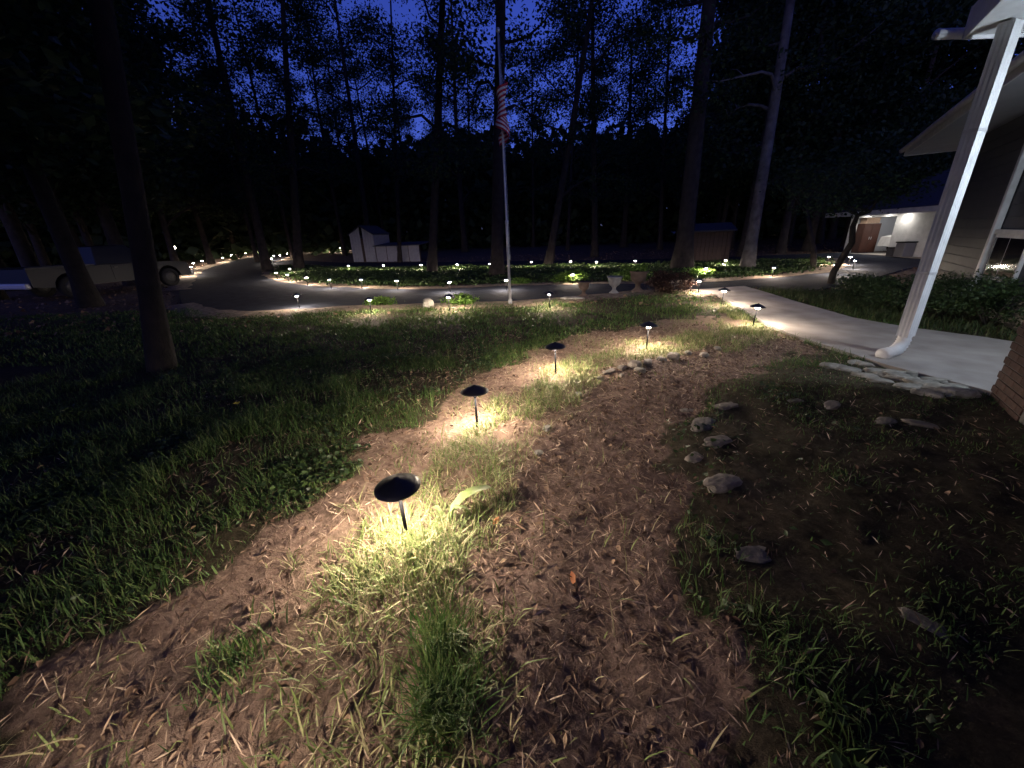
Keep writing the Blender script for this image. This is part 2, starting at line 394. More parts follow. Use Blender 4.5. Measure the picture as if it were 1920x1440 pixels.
def ribbon(name, pts, w, label, seed, side=1):
    q = [Vector((x, y, 0)) for x, y in pts]; d_ = []
    for a_, b_ in zip(q[:-1], q[1:]):
        m_ = max(1, int((b_ - a_).length / .4)); d_ += [a_.lerp(b_, i / m_) for i in range(m_)]
    d_.append(q[-1]); V = []; Fc = []
    for i, p in enumerate(d_):
        t = (d_[min(i + 1, len(d_) - 1)] - d_[max(i - 1, 0)]).normalized(); nrm = Vector((t.y, -t.x, 0)) * side
        o = p + nrm * w * (.5 + .9 * float(fbm(p.x * .9, p.y * .9, seed)))
        V += [p - nrm * (.12 + .45 * float(fbm(p.x * 1.7, p.y * 1.7, seed + 9))), (p + o) / 2, o]
    V = [(v.x, v.y, float(terr(v.x, v.y)) + (.03 if i % 3 == 0 else .034 if i % 3 == 1 else -.01)) for i, v in enumerate(V)]
    for i in range(len(d_) - 1):
        for j in (0, 1): Fc.append((i * 3 + j, i * 3 + j + 1, i * 3 + j + 4, i * 3 + j + 3))
    tag(raw(name, V, Fc, MT['verge'], None, True), label, kind='structure')
sheet('driveway', DRIVE, .02, .09, MT['asphalt'], 'dark grey asphalt driveway curving round the planted island')
sheet('far_lane', LANE, .024, .09, MT['asphalt'], 'far lane of the driveway loop running to the garage')
ribbon('verge', PT(hole + hole[:1]), .75, 'sandy verge round the island edge', 5, 1 if sum((a_[0] * b_[1] - b_[0] * a_[1]) for a_, b_ in zip(ISLAND, ISLAND[1:] + ISLAND[:1])) < 0 else -1)
ribbon('verge', PT(near_edge[:12]), .6, 'sandy verge along the lawn edge of the driveway', 6, 1)
ribbon('verge', PT(outer_bend), .8, 'sandy verge along the outer bend', 7, 1)
walk = sheet('walkway', WALK_POLY, .045, .12, MT['concrete'], 'pale curved concrete walkway leading to the porch', .6)

# ------------------------------------------------------------------ path lights
LH = .385
def make_lamp():
    r = empty('path_light', (0, 0, 0))
    lathe('stem', [(0, -.12), (.011, -.12), (.011, LH - .02), (0, LH - .02)], MT['stem'], r, 10)
    lathe('hat', [(.0, LH + .045), (.012, LH + .044), (.02, LH + .035), (.06, LH + .022), (.105, LH - .002), (.132, LH - .02), (.132, LH - .024),
                  (.105, LH - .008), (.06, LH + .014), (.0, LH + .03)], None, r, 28, mats=[MT['black_metal'], MT['hat_under']], mi=[0, 0, 0, 0, 0, 0, 1, 1, 1])
    lathe('lens', [(.0, LH + .008), (.035, LH + .006), (.048, LH - .012), (.046, LH - .036), (.03, LH - .05), (.011, LH - .054)], MT['lens'], r, 16)
    lathe('collar', [(.0115, LH - .056), (.018, LH - .056), (.018, LH - .075), (.0115, LH - .08)], MT['stem'], r, 12)
    return r
proto = make_lamp(); first = [True]
def lamp(px, py, label, group=None, base=None, tilt=(0, 0), sc=1.0):
    if base: p = at(*base)
    else:
        p = at(px, py, LH - .02); p.z -= LH - .02
    o = proto if first[0] else copy_tree(proto)
    first[0] = False
    o.location = p; o.rotation_euler = (tilt[0] + random.uniform(-.035, .035), tilt[1] + random.uniform(-.035, .035), random.uniform(0, 6.28)); o.scale = (sc,) * 3
    for kk in ('label', 'category', 'group'):
        if kk in o: del o[kk]
    tag(o, label, 'path light', group); return o
ex = lamp(745, 912, 'black path light opening the row, in bare soil below the grass tufts', base=(700, 1100)); ex.location = (-1.0, -.02, float(terr(-1.0, -.02)))
lamp(745, 912, 'black path light in the longest grass, beside the arching broad leaf', base=(763, 1003), tilt=(.0, -.02))
lamp(893, 730, 'black path light in the soil strip, second along from the arching broad leaf', base=(895, 800))
lamp(1045, 650, 'black path light in the soil strip, third along from the arching broad leaf', base=(1042, 701))
lamp(1213, 604, 'black path light just behind the line of ledge stones', base=(1212, 655))
lamp(1420, 572, 'tilted black path light at the walkway edge above bright grass', base=(1411, 613), tilt=(.0, .06))
lamp(1357, 543, 'black path light at the walkway edge, between the tilted one and the driveway', base=(1352, 574), tilt=(0, .05))
lamp(1313, 524, 'glowing path light where the walkway meets the driveway', base=(1309, 551))
for q, lab in [((556.5, 553.6), 'path light at the lawn corner where the driveway bends off'), ((692, 561), 'path light on the lawn edge beside the low verge weeds'),
               ((840.4, 556), 'path light on the lawn edge next to the pale upright rock'), ((1031, 550), 'path light on the lawn edge between flagpole and pale slab')]:
    lamp(*q, lab, 'path lights along the lawn edge of the driveway')
isl = 'path light on the island edge facing the lawn side of the driveway'
for q in [(517.4, 510.7), (538.3, 514.6), (543, 503.6), (574, 519.8), (617.7, 524), (676, 523.7), (743.5, 525.8), (842.5, 528.4), (949, 524.5), (1074.3, 513.8), (1195, 507), (1324, 502.7), (1451, 501.4)]:
    lamp(*q, isl, 'path lights along the near side of the island')
fl = 'small path light along the far lane behind the island'
for q in [(652.3, 498), (718.8, 497), (788.8, 496.4), (857, 495), (918, 494), (996, 490.6), (1069.8, 489.8), (1118, 490.6), (1191.5, 488.5), (1360.6, 487.6)]:
    lamp(*q, fl, 'path lights along the far lane')
cl = 'small path light in the row climbing the outer bend of the driveway'
for q in [(351, 507), (358, 501.6), (362.5, 494.3), (379, 490), (393, 486), (417.7, 484), (433.6, 479), (460, 475.5), (480.5, 472), (500.5, 469.5), (524, 467.7), (563, 465)]:
    lamp(*q, cl, 'path lights climbing the outer bend', sc=1.15)
tl = 'small path light at the tip of the verge between the two drives'
for q in [(508.3, 485.4), (513.5, 480), (525, 479), (538.8, 475.5)]: lamp(*q, tl, 'path lights at the verge tip', sc=1.1)
rl = 'distant path light beyond the bend, towards the white shed'
for q in [(582, 468), (611.7, 467), (625, 468), (637, 464.5), (644, 467), (655, 463.5)]: lamp(*q, rl, 'distant path lights by the shed', sc=.95)
gl = 'path light in the planting bed in front of the open garage'
for q in [(1554, 480.8), (1566, 496), (1595, 481), (1603.6, 487.6)]: lamp(*q, gl, 'path lights by the garage')

def yard_lamp(px, py, dist, label):
    d = ray(px, py); t = dist / math.hypot(d[0], d[1]); p = Vector((0, 0, CAM_H)) + Vector(d) * t
    g0 = float(terr(p.x, p.y)); r = empty('yard_lamp', (p.x, p.y, g0)); h = p.z - g0
    lathe('post', [(0, -.1), (.05, -.1), (.04, h - .12), (0, h - .12)], MT['black_metal'], r, 10)
    lathe('globe', [(0, h - .12), (.07, h - .1), (.1, h), (.07, h + .09), (0, h + .12)], MT['far_lamp'], r, 12)
    lathe('cap', [(.12, h + .105), (.05, h + .15), (0, h + .17)], MT['black_metal'], r, 12)
    tag(r, label, 'lamp')
yard_lamp(1448, 425, 60, 'lone white yard lamp far behind the thin tree by the garage')
yard_lamp(327, 464, 45, 'lone yard lamp in the dark above the pickup bonnet')
yard_lamp(528.6, 454.7, 75, 'lone yard lamp raised above the row of lights at the bend')

# ------------------------------------------------------------------ house with porch (right), wall direction A
az = math.radians(36); A = Vector((math.sin(az), math.cos(az), 0)); B = Vector((math.cos(az), -math.sin(az), 0))
rzA = math.atan2(A.y, A.x)
wc = flat(1720, 526); WC = Vector((wc[0], wc[1], 0))             # far corner of the long wall
pc = flat(1853, 741); PC = Vector((pc[0], pc[1], 0))             # near corner: brick pier of the porch
EH = 3.58                                                        # eave height
house = empty('house', WC); tag(house, 'grey house with white eaves, brick base and covered porch', 'house')
def hb(name, p, length, direction, z0, z1, th, mat, parent=house, side=0.0, bevel=.006):
    """upright slab running from p along a direction"""
    d = Vector(direction).normalized(); nrm = Vector((d.y, -d.x, 0))
    c = Vector(p) + d * length / 2 + nrm * (th / 2 + side)
    o = box(name, (length, th, z1 - z0), (c.x, c.y, (z0 + z1) / 2), mat, None, math.atan2(d.y, d.x), bevel)
    o.parent = parent; o.matrix_parent_inverse = Matrix.Translation(-WC) if parent == house else parent_inv(parent)
    return o
def parent_inv(o):
    bpy.context.view_layer.update(); return o.matrix_world.inverted()
def adopt(o, parent=house):
    o.parent = parent; o.matrix_parent_inverse = Matrix.Translation(-WC) if parent == house else parent_inv(parent); return o
# long wall from its far corner back towards the porch, outer face on the line through WC
hb('wall', WC - A * 10.4, 10.4, A, .5, EH, .2, MT['siding'])
hb('end_wall', WC + B * .2 - A * .2, 7.0, B, .5, EH, .2, MT['siding'], side=-.2)
hb('foundation', WC - A * 10.4, 10.43, A, -.1, .5, .26, MT['stone'], side=-.03)
# weatherboards of the long wall
for i in range(15):
    hb('weatherboard', WC - A * 10.35 , 10.37, A, .52 + i * .2, .715 + i * .2, .022, MT['siding'], side=-.024 - (.002 if i % 2 else 0))
# main eave along the wall: soffit, fascia, gutter, roof
over = 1.0
p0 = WC - A * 8.6 - B * over; p1 = WC + A * .95 - B * over
def soffit_quad(name, pts, z, th, mat):
    return adopt(prism(name, [(p.x, p.y) for p in pts], z, z + th, mat))
soffit_quad('soffit', [p0, p1, p1 + B * 8.5, p0 + B * 8.5], EH, .03, MT['soffit'])
hb('fascia', p0, (p1 - p0).length, A, EH - .02, EH + .2, .03, MT['white_paint'], side=-.032)
hb('rake_board', p1, 8.5, B, EH - .02, EH + .2, .03, MT['white_paint'], side=-.032)
gu = tube('gutter', [p0 - B * .1 + Vector((0, 0, EH + .14)), p1 - B * .1 + A * .05 + Vector((0, 0, EH + .14))], .065, MT['white_paint'], None, 12); adopt(gu)
v = [p0 - B * .05, p1 + A * .03 - B * .05, p1 + B * 4.2 - A * .8, p0 + B * 4.2]
bm = bmesh.new()
lo = [bm.verts.new((q.x, q.y, EH + .21 + (1.7 if i > 1 else 0))) for i, q in enumerate(v)]
hi = [bm.verts.new((q.x, q.y, EH + .27 + (1.7 if i > 1 else 0))) for i, q in enumerate(v)]
bm.faces.new(lo[::-1]); bm.faces.new(hi)
for i in range(4): bm.faces.new([lo[i], lo[(i + 1) % 4], hi[(i + 1) % 4], hi[i]])
adopt(bm_obj('roof', bm, MT['shingle']))
# porch roof: flat white soffit in front of the main eave, its outer corner by the downspout
ez = 3.56
c1 = flat(1815, 66, ez); e1 = flat(1880, 0, ez); c2 = flat(1919, 62, ez)
c1 = Vector((c1[0], c1[1], 0)); e1 = Vector((e1[0], e1[1], 0)); c2 = Vector((c2[0], c2[1], 0))
d1 = (e1 - c1).normalized(); d2 = (c2 - c1).normalized()
ps = [c1, c1 + d1 * 6.5, c1 + d1 * 6.5 + B * 3.0, c1 + B * 3.0 + d1 * 1.0, c1 + d2 * 2.6]
soffit_quad('porch_soffit', ps, ez, .03, MT['white_paint'])
pr = adopt(prism('porch_roof', [(p.x, p.y) for p in ps], ez + .032, ez + .3, MT['shingle']))
hb('porch_fascia', c1 + d1 * 6.5, 6.5, -d1, ez - .03, ez + .26, .03, MT['white_paint'], side=-.032)
hb('porch_fascia', c1 - d2 * .03, 2.6, d2, ez - .03, ez + .26, .03, MT['white_paint'], side=-.032)
gp = flat(1752, 75, ez); gp = Vector((gp[0], gp[1], 0))
g2 = adopt(tube('porch_gutter', [gp + Vector((-.002, 0, ez + .05)), gp + Vector((0, 0, ez + .05)), c1 + d2 * .5 - Vector((.0, -.1, 0)) + Vector((0, 0, ez + .05))], [.004, .05, .05], MT['white_paint'], None, 12))
# brick pier, brick by brick, and the brick wall that runs on past the camera
bw, bh = .215, .065
brick_me = None
def brick_course_wall(p, d, L, z0, z1):
    global brick_me
    d = d.normalized(); nrm = Vector((d.y, -d.x, 0))
    nrow = int((z1 - z0) / (bh + .01)); cnt = 0
    for r in range(nrow):
        s = -.11 if r % 2 else 0.0
        while s < L - .02:
            a0 = max(s, 0); a1 = min(s + bw, L)
            if a1 - a0 > .05 and cnt < 280:
                c = p + d * (a0 + a1) / 2 + nrm * .05
                if brick_me is None:
                    o = box('brick', (bw, .1, bh), (0, 0, 0), MT['brick'], None, 0, .004); brick_me = o.data
                else: o = link('brick', brick_me)
                o.location = (c.x + random.uniform(-.002, .002), c.y, z0 + r * (bh + .01) + bh / 2)
                o.scale = ((a1 - a0) / bw, 1, 1); o.rotation_euler = (0, 0, math.atan2(d.y, d.x)); adopt(o); cnt += 1
            s += bw + .01
hb('porch_wall', PC - A * 7.0 + B * .012 , 6.99, A, -.1, ez, .22, MT['mortar'], side=.0)
hb('porch_return', PC + B * .012 - A * .012, 1.25, B, -.1, ez, .2, MT['mortar'], side=.0)
brick_course_wall(PC - A * .7, A, .7, -.02, 1.0)
def wall_t(px, py):
    """distance along the long wall (from its far corner) under a pixel"""
    d = ray(px, py); den = d[0] * A.y - d[1] * A.x; t = (WC.x * A.y - WC.y * A.x) / den
    return (Vector((d[0] * t, d[1] * t, 0)) - WC).dot(A)
# low dark window on the long wall
w0 = WC + A * (wall_t(1868, 470) - 1.5)
wd = hb('window', w0, 1.5, A, .62, 1.42, .05, MT['white_paint'], side=-.08)
for j in range(2):
    hb('pane', w0 + A * (.05 + j * .72), .68, A, .66, 1.36, .01, MT['glass'], side=-.087)
hb('window_trim', w0 - A * .06, 1.62, A, 1.425, 1.50, .09, MT['white_paint'], side=-.11)
# downspout of the porch: ribbed elbow at its foot, outlet turned towards the stones
db = at(1683, 672); db.z = 0
dtop = Vector((db.x, db.y, ez - .02))
prof = []
for (ax_, ay_), (bx_, by_) in zip([(-.082, -.062), (.082, -.062), (.082, .062), (-.082, .062)], [(.082, -.062), (.082, .062), (-.082, .062), (-.082, -.062)]):
    for k2 in range(12):                                         # three shallow ribs on every face
        f = k2 / 12; dip = .007 * (.5 - .5 * math.cos(f * 3 * 2 * math.pi)); L2 = math.hypot(bx_ - ax_, by_ - ay_); nx_, ny_ = (by_ - ay_) / L2, -(bx_ - ax_) / L2
        prof.append((ax_ + (bx_ - ax_) * f - nx_ * dip, ay_ + (by_ - ay_) * f - ny_ * dip))
cr_, sr_ = math.cos(math.radians(20)), math.sin(math.radians(20))
sp = adopt(prism('downspout', [(db.x + x_ * cr_ - y_ * sr_, db.y + x_ * sr_ + y_ * cr_) for x_, y_ in prof], .3, dtop.z, MT['white_paint']))
for i in range(2):
    adopt(box('strap', (.172, .132, .03), (db.x, db.y, 1.1 + i * 1.5), MT['steel'], None, math.radians(20), .004))
out = at(1648, 678); od = (out - db); od.z = 0; od.normalize()
el = [Vector((db.x, db.y, .34))]
rr = [.075]
for i in range(13):
    a = i / 12 * math.radians(80)
    el.append(Vector((db.x, db.y, .27)) + od * (.16 * (1 - math.cos(a))) + Vector((0, 0, -.16 * math.sin(a)))); rr.append(.078 if i % 2 else .066)
el.append(el[-1] + od * .22 + Vector((0, 0, -.02))); rr.append(.082)
adopt(tube('elbow', el, rr, MT['white_paint'], None, 14))
# second downspout on the long wall
q = WC + A * wall_t(1880, 430) - B * .09
adopt(box('wall_downspout', (.13, .10, EH - .45), (q.x, q.y, (EH + .45) / 2 - .05), MT['white_paint'], None, rzA, .02))
adopt(tube('wall_elbow', [Vector((q.x, q.y, .45)), Vector((q.x, q.y, .33)) - B * .03, Vector((q.x, q.y, .25)) - B * .14, Vector((q.x, q.y, .22)) - B * .28], [.07, .075, .07, .075], MT['white_paint'], None, 12))

# porch wall lamp: the light round the corner of the brick pier
lp = PC + B * 1.05 + A * .42
lp2 = WC - A * ((WC - PC).dot(A) - .30) - B * .14
pl = empty('porch_lamp', (lp2.x, lp2.y, 2.55)); tag(pl, 'white porch wall lantern round the corner of the brick pier', 'lamp')
lathe('glass_globe', [(0, -.11), (.05, -.1), (.08, 0), (.06, .09), (0, .1)], MT['cool_lamp'], pl, 16)
lathe('cap', [(.1, .105), (.05, .15), (0, .16)], MT['white_paint'], pl, 16)
box('bracket', (.03, .16, .03), (B.x * .07, B.y * .07, .13), MT['white_paint'], pl, math.atan2(B.y, B.x) - math.pi / 2, .004)

# ------------------------------------------------------------------ garage
gr = at(1738, 486); gl_ = at(1580, 474)
G0 = Vector((gr.x, gr.y, 0)); G1 = Vector((gl_.x, gl_.y, 0)); gz = (gr.z + gl_.z) / 2
GD = (G1 - G0); GW = GD.length; GD.normalize(); GN = Vector((-GD.y, GD.x, 0))
if GN.dot(-G0) < 0: GN = -GN                                    # outward, towards the camera
gar = empty('garage', (G0.x, G0.y, gz)); tag(gar, 'open garage with white walls and lights under its eave', 'garage')
gar.rotation_euler = (0, 0, math.atan2(GD.y, GD.x))
sgn = 1 if (Vector((-GD.y, GD.x, 0)).dot(GN) > 0) else -1        # local +y*sgn is outward
gh = up_at(gl_, 1597, 404) - gl_.z
GDp = 6.5
def gb(name, x0, x1, y0, y1, z0, z1, mat, bevel=.006, parent=gar):
    return box(name, (x1 - x0, abs(y1 - y0), z1 - z0), ((x0 + x1) / 2, sgn * (y0 + y1) / 2, (z0 + z1) / 2), mat, parent, 0, bevel)
def gx(px, py):                                                  # distance along the front for a pixel on the wall foot line
    d = ray(px, py); o = Vector((0, 0, CAM_H)); dd = Vector((d[0], d[1], 0))
    # intersect in plan with the front line
    den = dd.x * GD.y - dd.y * GD.x
    t = (G0.x * GD.y - G0.y * GD.x) / den
    return (dd * t - G0).dot(GD)
xw = gx(1672, 440)
gb('front_wall', -1.5, xw, -.2, 0, -.1, gh, MT['white_paint'])
gb('corner_post', GW - .25, GW, -.25, 0, -.1, gh, MT['white_paint'])
gb('back_wall', -1.5, GW, -GDp - .2, -GDp, -.1, gh + .3, MT['soffit'])
gb('side_wall', GW - .12, GW + .05, -GDp, -.26, -.1, gh, MT['soffit'])
gb('inner_wall', xw - .16, xw - .01, -GDp, -.21, -.1, gh, MT['soffit'])
gb('floor_slab', -1.5, GW + .3, -GDp, .25, -.1, .045, MT['concrete'])
gb('ceiling', -1.5, GW + .3, -GDp, -.201, gh + .002, gh + .06, MT['soffit'])
gb('header', xw + .002, GW - .252, -.2, -.02, gh - .12, gh, MT['white_paint'])
gb('eave_soffit', -1.8, GW + .9, -.2, .8, gh + .003, gh + .04, MT['soffit'])
gb('eave_fascia', -1.8, GW + .93, .8, .83, gh - .03, gh + .2, MT['white_paint'])
ga = [(-1.9, .85), (GW + 1.0, .85), (GW + 1.0, -GDp - .8), (-1.9, -GDp - .8)]
bm = bmesh.new(); vs = [bm.verts.new((x, sgn * y, gh + .2)) for x, y in ga]
r1 = bm.verts.new((.5, sgn * (-GDp / 2), gh + 2.1)); r2 = bm.verts.new((GW - 1.6, sgn * (-GDp / 2), gh + 2.1))
for fc in ((vs[0], vs[1], r2, r1), (vs[1], vs[2], r2), (vs[2], vs[3], r1, r2), (vs[3], vs[0], r1), (vs[0], vs[3], vs[2], vs[1])): bm.faces.new(fc)
bm_obj('roof', bm, MT['shingle'], gar)
sx_ = gx(1756, 420)
lit = gb('lit_sidelight', sx_ - .1, sx_ + .1, .004, .03, .95, gh - .15, MT['lit_window']); lit['label'] = 'brightly lit narrow window'
gb('sidelight_frame', sx_ - .17, sx_ + .17, .0, .012, .85, gh - .08, MT['white_paint'])
for px in (1628, 1668, 1704):
    xx = gx(px, 400); r_ = lathe('recessed_light', [(.0, gh - .004), (.085, gh - .004), (.10, gh + .001)], MT['garage_lamp'], gar, 18)
    r_.location = (xx, sgn * .28, 0)
lathe('interior_light', [(.0, gh - .06), (.1, gh - .05), (.12, gh)], MT['garage_lamp'], gar, 18).location = (GW - 2.0, sgn * -1.2, 0)
# what stands in and by the garage
def gthing(name, x, y, label, cat):
    r = empty(name, (0, 0, 0)); p = gar.matrix_basis @ Vector((x, sgn * y, .045)); r.location = p; r.rotation_euler = gar.rotation_euler.copy(); tag(r, label, cat); return r
bpy.context.view_layer.update()
cb = gthing('storage_cabinet', GW - .42, -.72, 'tall red brown storage cabinet inside the open garage', 'cabinet')
box('carcass', (.55, .86, 1.5), (0, 0, .76), MT['cabinet'], cb)
for s_ in (-1, 1):
    dr = box('door', (.02, .41, 1.4), (-.288, s_ * .21, .76), MT['cabinet'], cb)
    box('handle', (.03, .02, .14), (-.02, -s_ * .16, 0), MT['steel'], dr)
sh = gthing('storage_box', GW - .42, -.72, 'pale box resting on top of the red brown cabinet', 'box'); sh.location.z += 1.515
box('carton', (.45, .7, .26), (0, 0, .13), MT['tan_leaf'], sh); box('lid', (.48, .74, .04), (0, 0, .285), MT['tan_leaf'], sh)
for i, (px, w, h, y) in enumerate([(1690, .34, .36, .3), (1708, .5, .62, .3)]):
    bmat = [MT['grey_plastic'], MT['pale_plastic']][i]
    t = gthing('storage_bin', gx(px, 470), y, ['low dark bin at the foot of the white garage wall', 'tall grey bin at the foot of the white garage wall'][i], 'bin')
    box('body', (w, .5, h), (0, 0, h / 2), bmat, t, 0, .03); box('lid', (w + .05, .55, .05), (0, 0, h + .027), MT['tyre'], t, 0, .01)

def wheel(parent, loc, r, w, axis_rot):
    o = lathe('wheel', [(r * .62, -w / 2), (r * .9, -w / 2), (r, -w * .35), (r, w * .35), (r * .9, w / 2), (r * .62, w / 2)], MT['tyre'], parent, 24)
    o.location = loc; o.rotation_euler = axis_rot
    lathe('rim', [(0, -w * .3), (r * .2, -w * .38), (r * .3, -w * .25), (r * .6, -w * .42), (r * .63, -w * .1), (r * .63, w * .1), (r * .6, w * .42), (r * .3, w * .25), (r * .2, w * .38), (0, w * .3)], MT['rim'], o, 20)
    return o
def extrude_profile(name, prof, y0, y1, mat, parent, bevel=.03, inset=None):
    """profile in x,z swept across y; inset narrows the top"""
    n = len(prof); zs = [p[1] for p in prof]; zt = max(zs); zb = min(zs)
    def yy(y, z): return y * (1 - (inset or 0) * (z - zb) / (zt - zb))
    bm = bmesh.new()
    a = [bm.verts.new((x, yy(y0, z), z)) for x, z in prof]; b = [bm.verts.new((x, yy(y1, z), z)) for x, z in prof]
    bm.faces.new(a); bm.faces.new(b[::-1])
    for i in range(n): bm.faces.new([a[i], b[i], b[(i + 1) % n], a[(i + 1) % n]])
    return bm_obj(name, bm, mat, parent, bevel=bevel)
def arch(cx, r, zb, n=8):
    return [(cx + r * math.cos(math.pi * k / n), zb + r * math.sin(math.pi * k / n)) for k in range(n + 1)]
# white car parked inside, tail towards the opening
car = gthing('car', GW - 1.82, -3.1, 'white car parked inside the open garage', 'car')
car.rotation_euler.z += math.radians(90 if sgn > 0 else -90)
extrude_profile('body', [(-2.1, .3), (-2.15, .75), (-2.05, 1.0), (1.1, .98), (2.0, .82), (2.1, .35)] + arch(1.25, .36, .3)[::1] + arch(-1.3, .36, .3), -.86, .86, MT['white_paint'], car, .0)
extrude_profile('cabin', [(-1.95, .99), (-1.7, 1.42), (-.2, 1.48), (.5, 1.3), (1.1, .985)], -.78, .78, MT['white_paint'], car, .03, .18)
for x in (1.25, -1.3):
    for y in (-.8, .8): wheel(car, (x, y, .32), .32, .2, (math.pi / 2, 0, 0))
extrude_profile('rear_window', [(-1.93, 1.06), (-1.74, 1.38), (-1.73, 1.38), (-1.92, 1.06)], -.62, .62, MT['glass'], car, 0).location.x = -.045
for y in (-.72, .72): box('tail_light', (.05, .2, .16), (-2.13, y, .86), MT['flag_red'], car, 0, .01)
box('bumper', (.12, 1.6, .16), (-2.17, 0, .48), MT['grey_plastic'], car, 0, .03)
box('number_plate', (.015, .4, .12), (-2.15, 0, .78), MT['steel'], car)

# ------------------------------------------------------------------ pickup truck in the dark on the left
t0 = at(40, 568); t1 = at(338, 531)
td = Vector((t1.x - t0.x, t1.y - t0.y, 0)); TL = 5.7; td.normalize()
mid = (Vector((t0.x, t0.y, 0)) + Vector((t1.x, t1.y, 0))) / 2
truck = empty('pickup_truck', (mid.x, mid.y, float(terr(mid.x, mid.y)) + .02), math.atan2(td.y, td.x))
tag(truck, 'pale pickup truck parked in the dark beside the driveway', 'truck')
BZ = .42
lowp = [(-2.85, .5), (-2.85, 1.12), (2.0, 1.1), (2.75, 1.02), (2.85, .85), (2.85, .45)] + arch(1.85, .5, BZ) + arch(-1.75, .5, BZ)
extrude_profile('body', lowp, -.95, .95, MT['truck_paint'], truck, 0)
extrude_profile('cab', [(-.75, 1.105), (-.62, 1.82), (.55, 1.86), (1.35, 1.108)], -.88, .88, MT['truck_paint'], truck, .03, .16)
for s in (-1, 1):
    extrude_profile('side_window', [(-.6, 1.2), (-.5, 1.72), (.5, 1.75), (1.08, 1.2)], -.006, .006, MT['glass'], truck, 0).matrix_basis = Matrix.Translation((0, s * .835, 0)) @ Matrix.Rotation(s * .2, 4, 'X') @ Matrix.Translation((0, s * .245, 0))
    for x in (1.85, -1.75): wheel(truck, (x, s * .85, .4), .4, .26, (math.pi / 2, 0, 0))
    box('headlight', (.06, .34, .2), (2.84, s * .72, .85), MT['steel'], truck, 0, .02)
    box('mirror', (.09, .2, .24), (1.0, s * 1.04, 1.3), MT['grey_plastic'], truck, 0, .02)
    dr = box('door', (1.15, .02, .58), (.25, s * .952, .8), MT['truck_paint'], truck, 0, .004)
    box('handle', (.14, .03, .04), (-.42, s * .02, .2), MT['grey_plastic'], dr, 0, .005)
    box('bed_rail', (2.0, .09, .05), (-1.82, s * .89, 1.145), MT['grey_plastic'], truck, 0, .01)
box('windscreen', (.012, 1.45, .86), (1.0, 0, 1.5), MT['glass'], truck, 0, .003, rot=(0, math.radians(-46.5), 0))
box('front_bumper', (.2, 1.9, .24), (2.9, 0, .52), MT['steel'], truck, 0, .05)
box('rear_bumper', (.18, 1.8, .2), (-2.93, 0, .55), MT['steel'], truck, 0, .05)
box('grille', (.04, 1.05, .26), (2.85, 0, .82), MT['grey_plastic'], truck, 0, .01)

# ------------------------------------------------------------------ sheds
sd = at(685, 491); sw = at(705, 491); se = at(787, 490)
wdir = (se - sd); wdir.z = 0; L_ = wdir.length; wdir.normalize()
k_ = (sw - sd).length
shed = empty('garden_shed', sd, math.atan2(wdir.y, wdir.x)); tag(shed, 'small white wooden shed with a steep gable beyond the far lane', 'shed')
shh = up_at(sd, 682, 424) - sd.z; wall_h = up_at(sd, 670, 440) - sd.z
hw = (at(705, 491) - at(665, 491)).length / 2
# steep gable front, each board a mesh
nb = 9; bwid = 2 * hw / nb
for i in range(nb):
    xa = -hw + i * bwid; xm = xa + bwid / 2
    if abs(xm) < hw * .22: continue
    def top(x): return wall_h + (shh - wall_h) * max(0, 1 - abs(x) / hw) ** .9
    za, zb_ = top(xa), top(xa + bwid)
    raw('board', [(xa + .006, -.02, -.1), (xa + bwid - .006, -.02, -.1), (xa + bwid - .006, -.02, zb_), (xa + .006, -.02, za), (xa + .006, .02, -.1), (xa + bwid - .006, .02, -.1), (xa + bwid - .006, .02, zb_), (xa + .006, .02, za)],
        [(0, 1, 2, 3), (7, 6, 5, 4), (0, 4, 5, 1), (1, 5, 6, 2), (2, 6, 7, 3), (3, 7, 4, 0)], MT['shed_wood'], shed)
box('door', (hw * .5, .04, wall_h * .85), (0, .02, wall_h * .43), MT['brown_wood'], shed)
box('side_wall', (.05, 2.2, wall_h), (-hw + .03, 1.15, wall_h / 2 - .05), MT['shed_wood'], shed)
box('side_wall', (.05, 2.2, wall_h), (hw - .03, 1.15, wall_h / 2 - .05), MT['shed_wood'], shed)
for s in (-1, 1):
    ln = math.hypot(hw, shh - wall_h) + .12
    box('roof_slope', (ln, 2.5, .05), (s * hw * .5, 1.1, (shh + wall_h) / 2 + .03), MT['shingle'], shed, 0, .005, rot=(0, s * math.atan2(shh - wall_h, hw), 0))
lh = up_at(at(745, 490), 745, 459) - at(745, 490).z
ln_ = empty('low_outbuilding', at(748, 490.5), math.atan2(wdir.y, wdir.x)); tag(ln_, 'low white panelled outbuilding joined to the white shed', 'shed')
lw = (at(787, 490) - at(712, 490)).length
for i in range(4):
    box('panel', (lw / 4 - .05, .05, lh), (-lw / 2 + lw / 4 * (i + .5), 0, lh / 2 - .03), MT['shed_wood'], ln_)
for i in range(5): box('post', (.07, .09, lh + .03), (-lw / 2 + lw / 4 * i, .03, lh / 2 - .03), MT['brown_wood'], ln_)
box('roof', (lw + .3, 2.2, .06), (0, .95, lh + .06), MT['shingle'], ln_, 0, .01, rot=(math.radians(5), 0, 0))
s2 = at(1325, 494); shed2 = empty('brown_shed', s2, math.radians(-20)); tag(shed2, 'dark brown wooden shed between the tall trunks beyond the far lane', 'shed')
h2 = up_at(s2, 1325, 432) - s2.z; w2 = (at(1365, 494) - at(1288, 494)).length
for i in range(10):
    box('board', (w2 / 10 - .012, .03, h2), (-w2 / 2 + w2 / 10 * (i + .5), 0, h2 / 2), MT['brown_wood'], shed2)
for s in (-1, 1): box('side_wall', (.05, 1.8, h2), (s * w2 / 2, .93, h2 / 2), MT['brown_wood'], shed2)
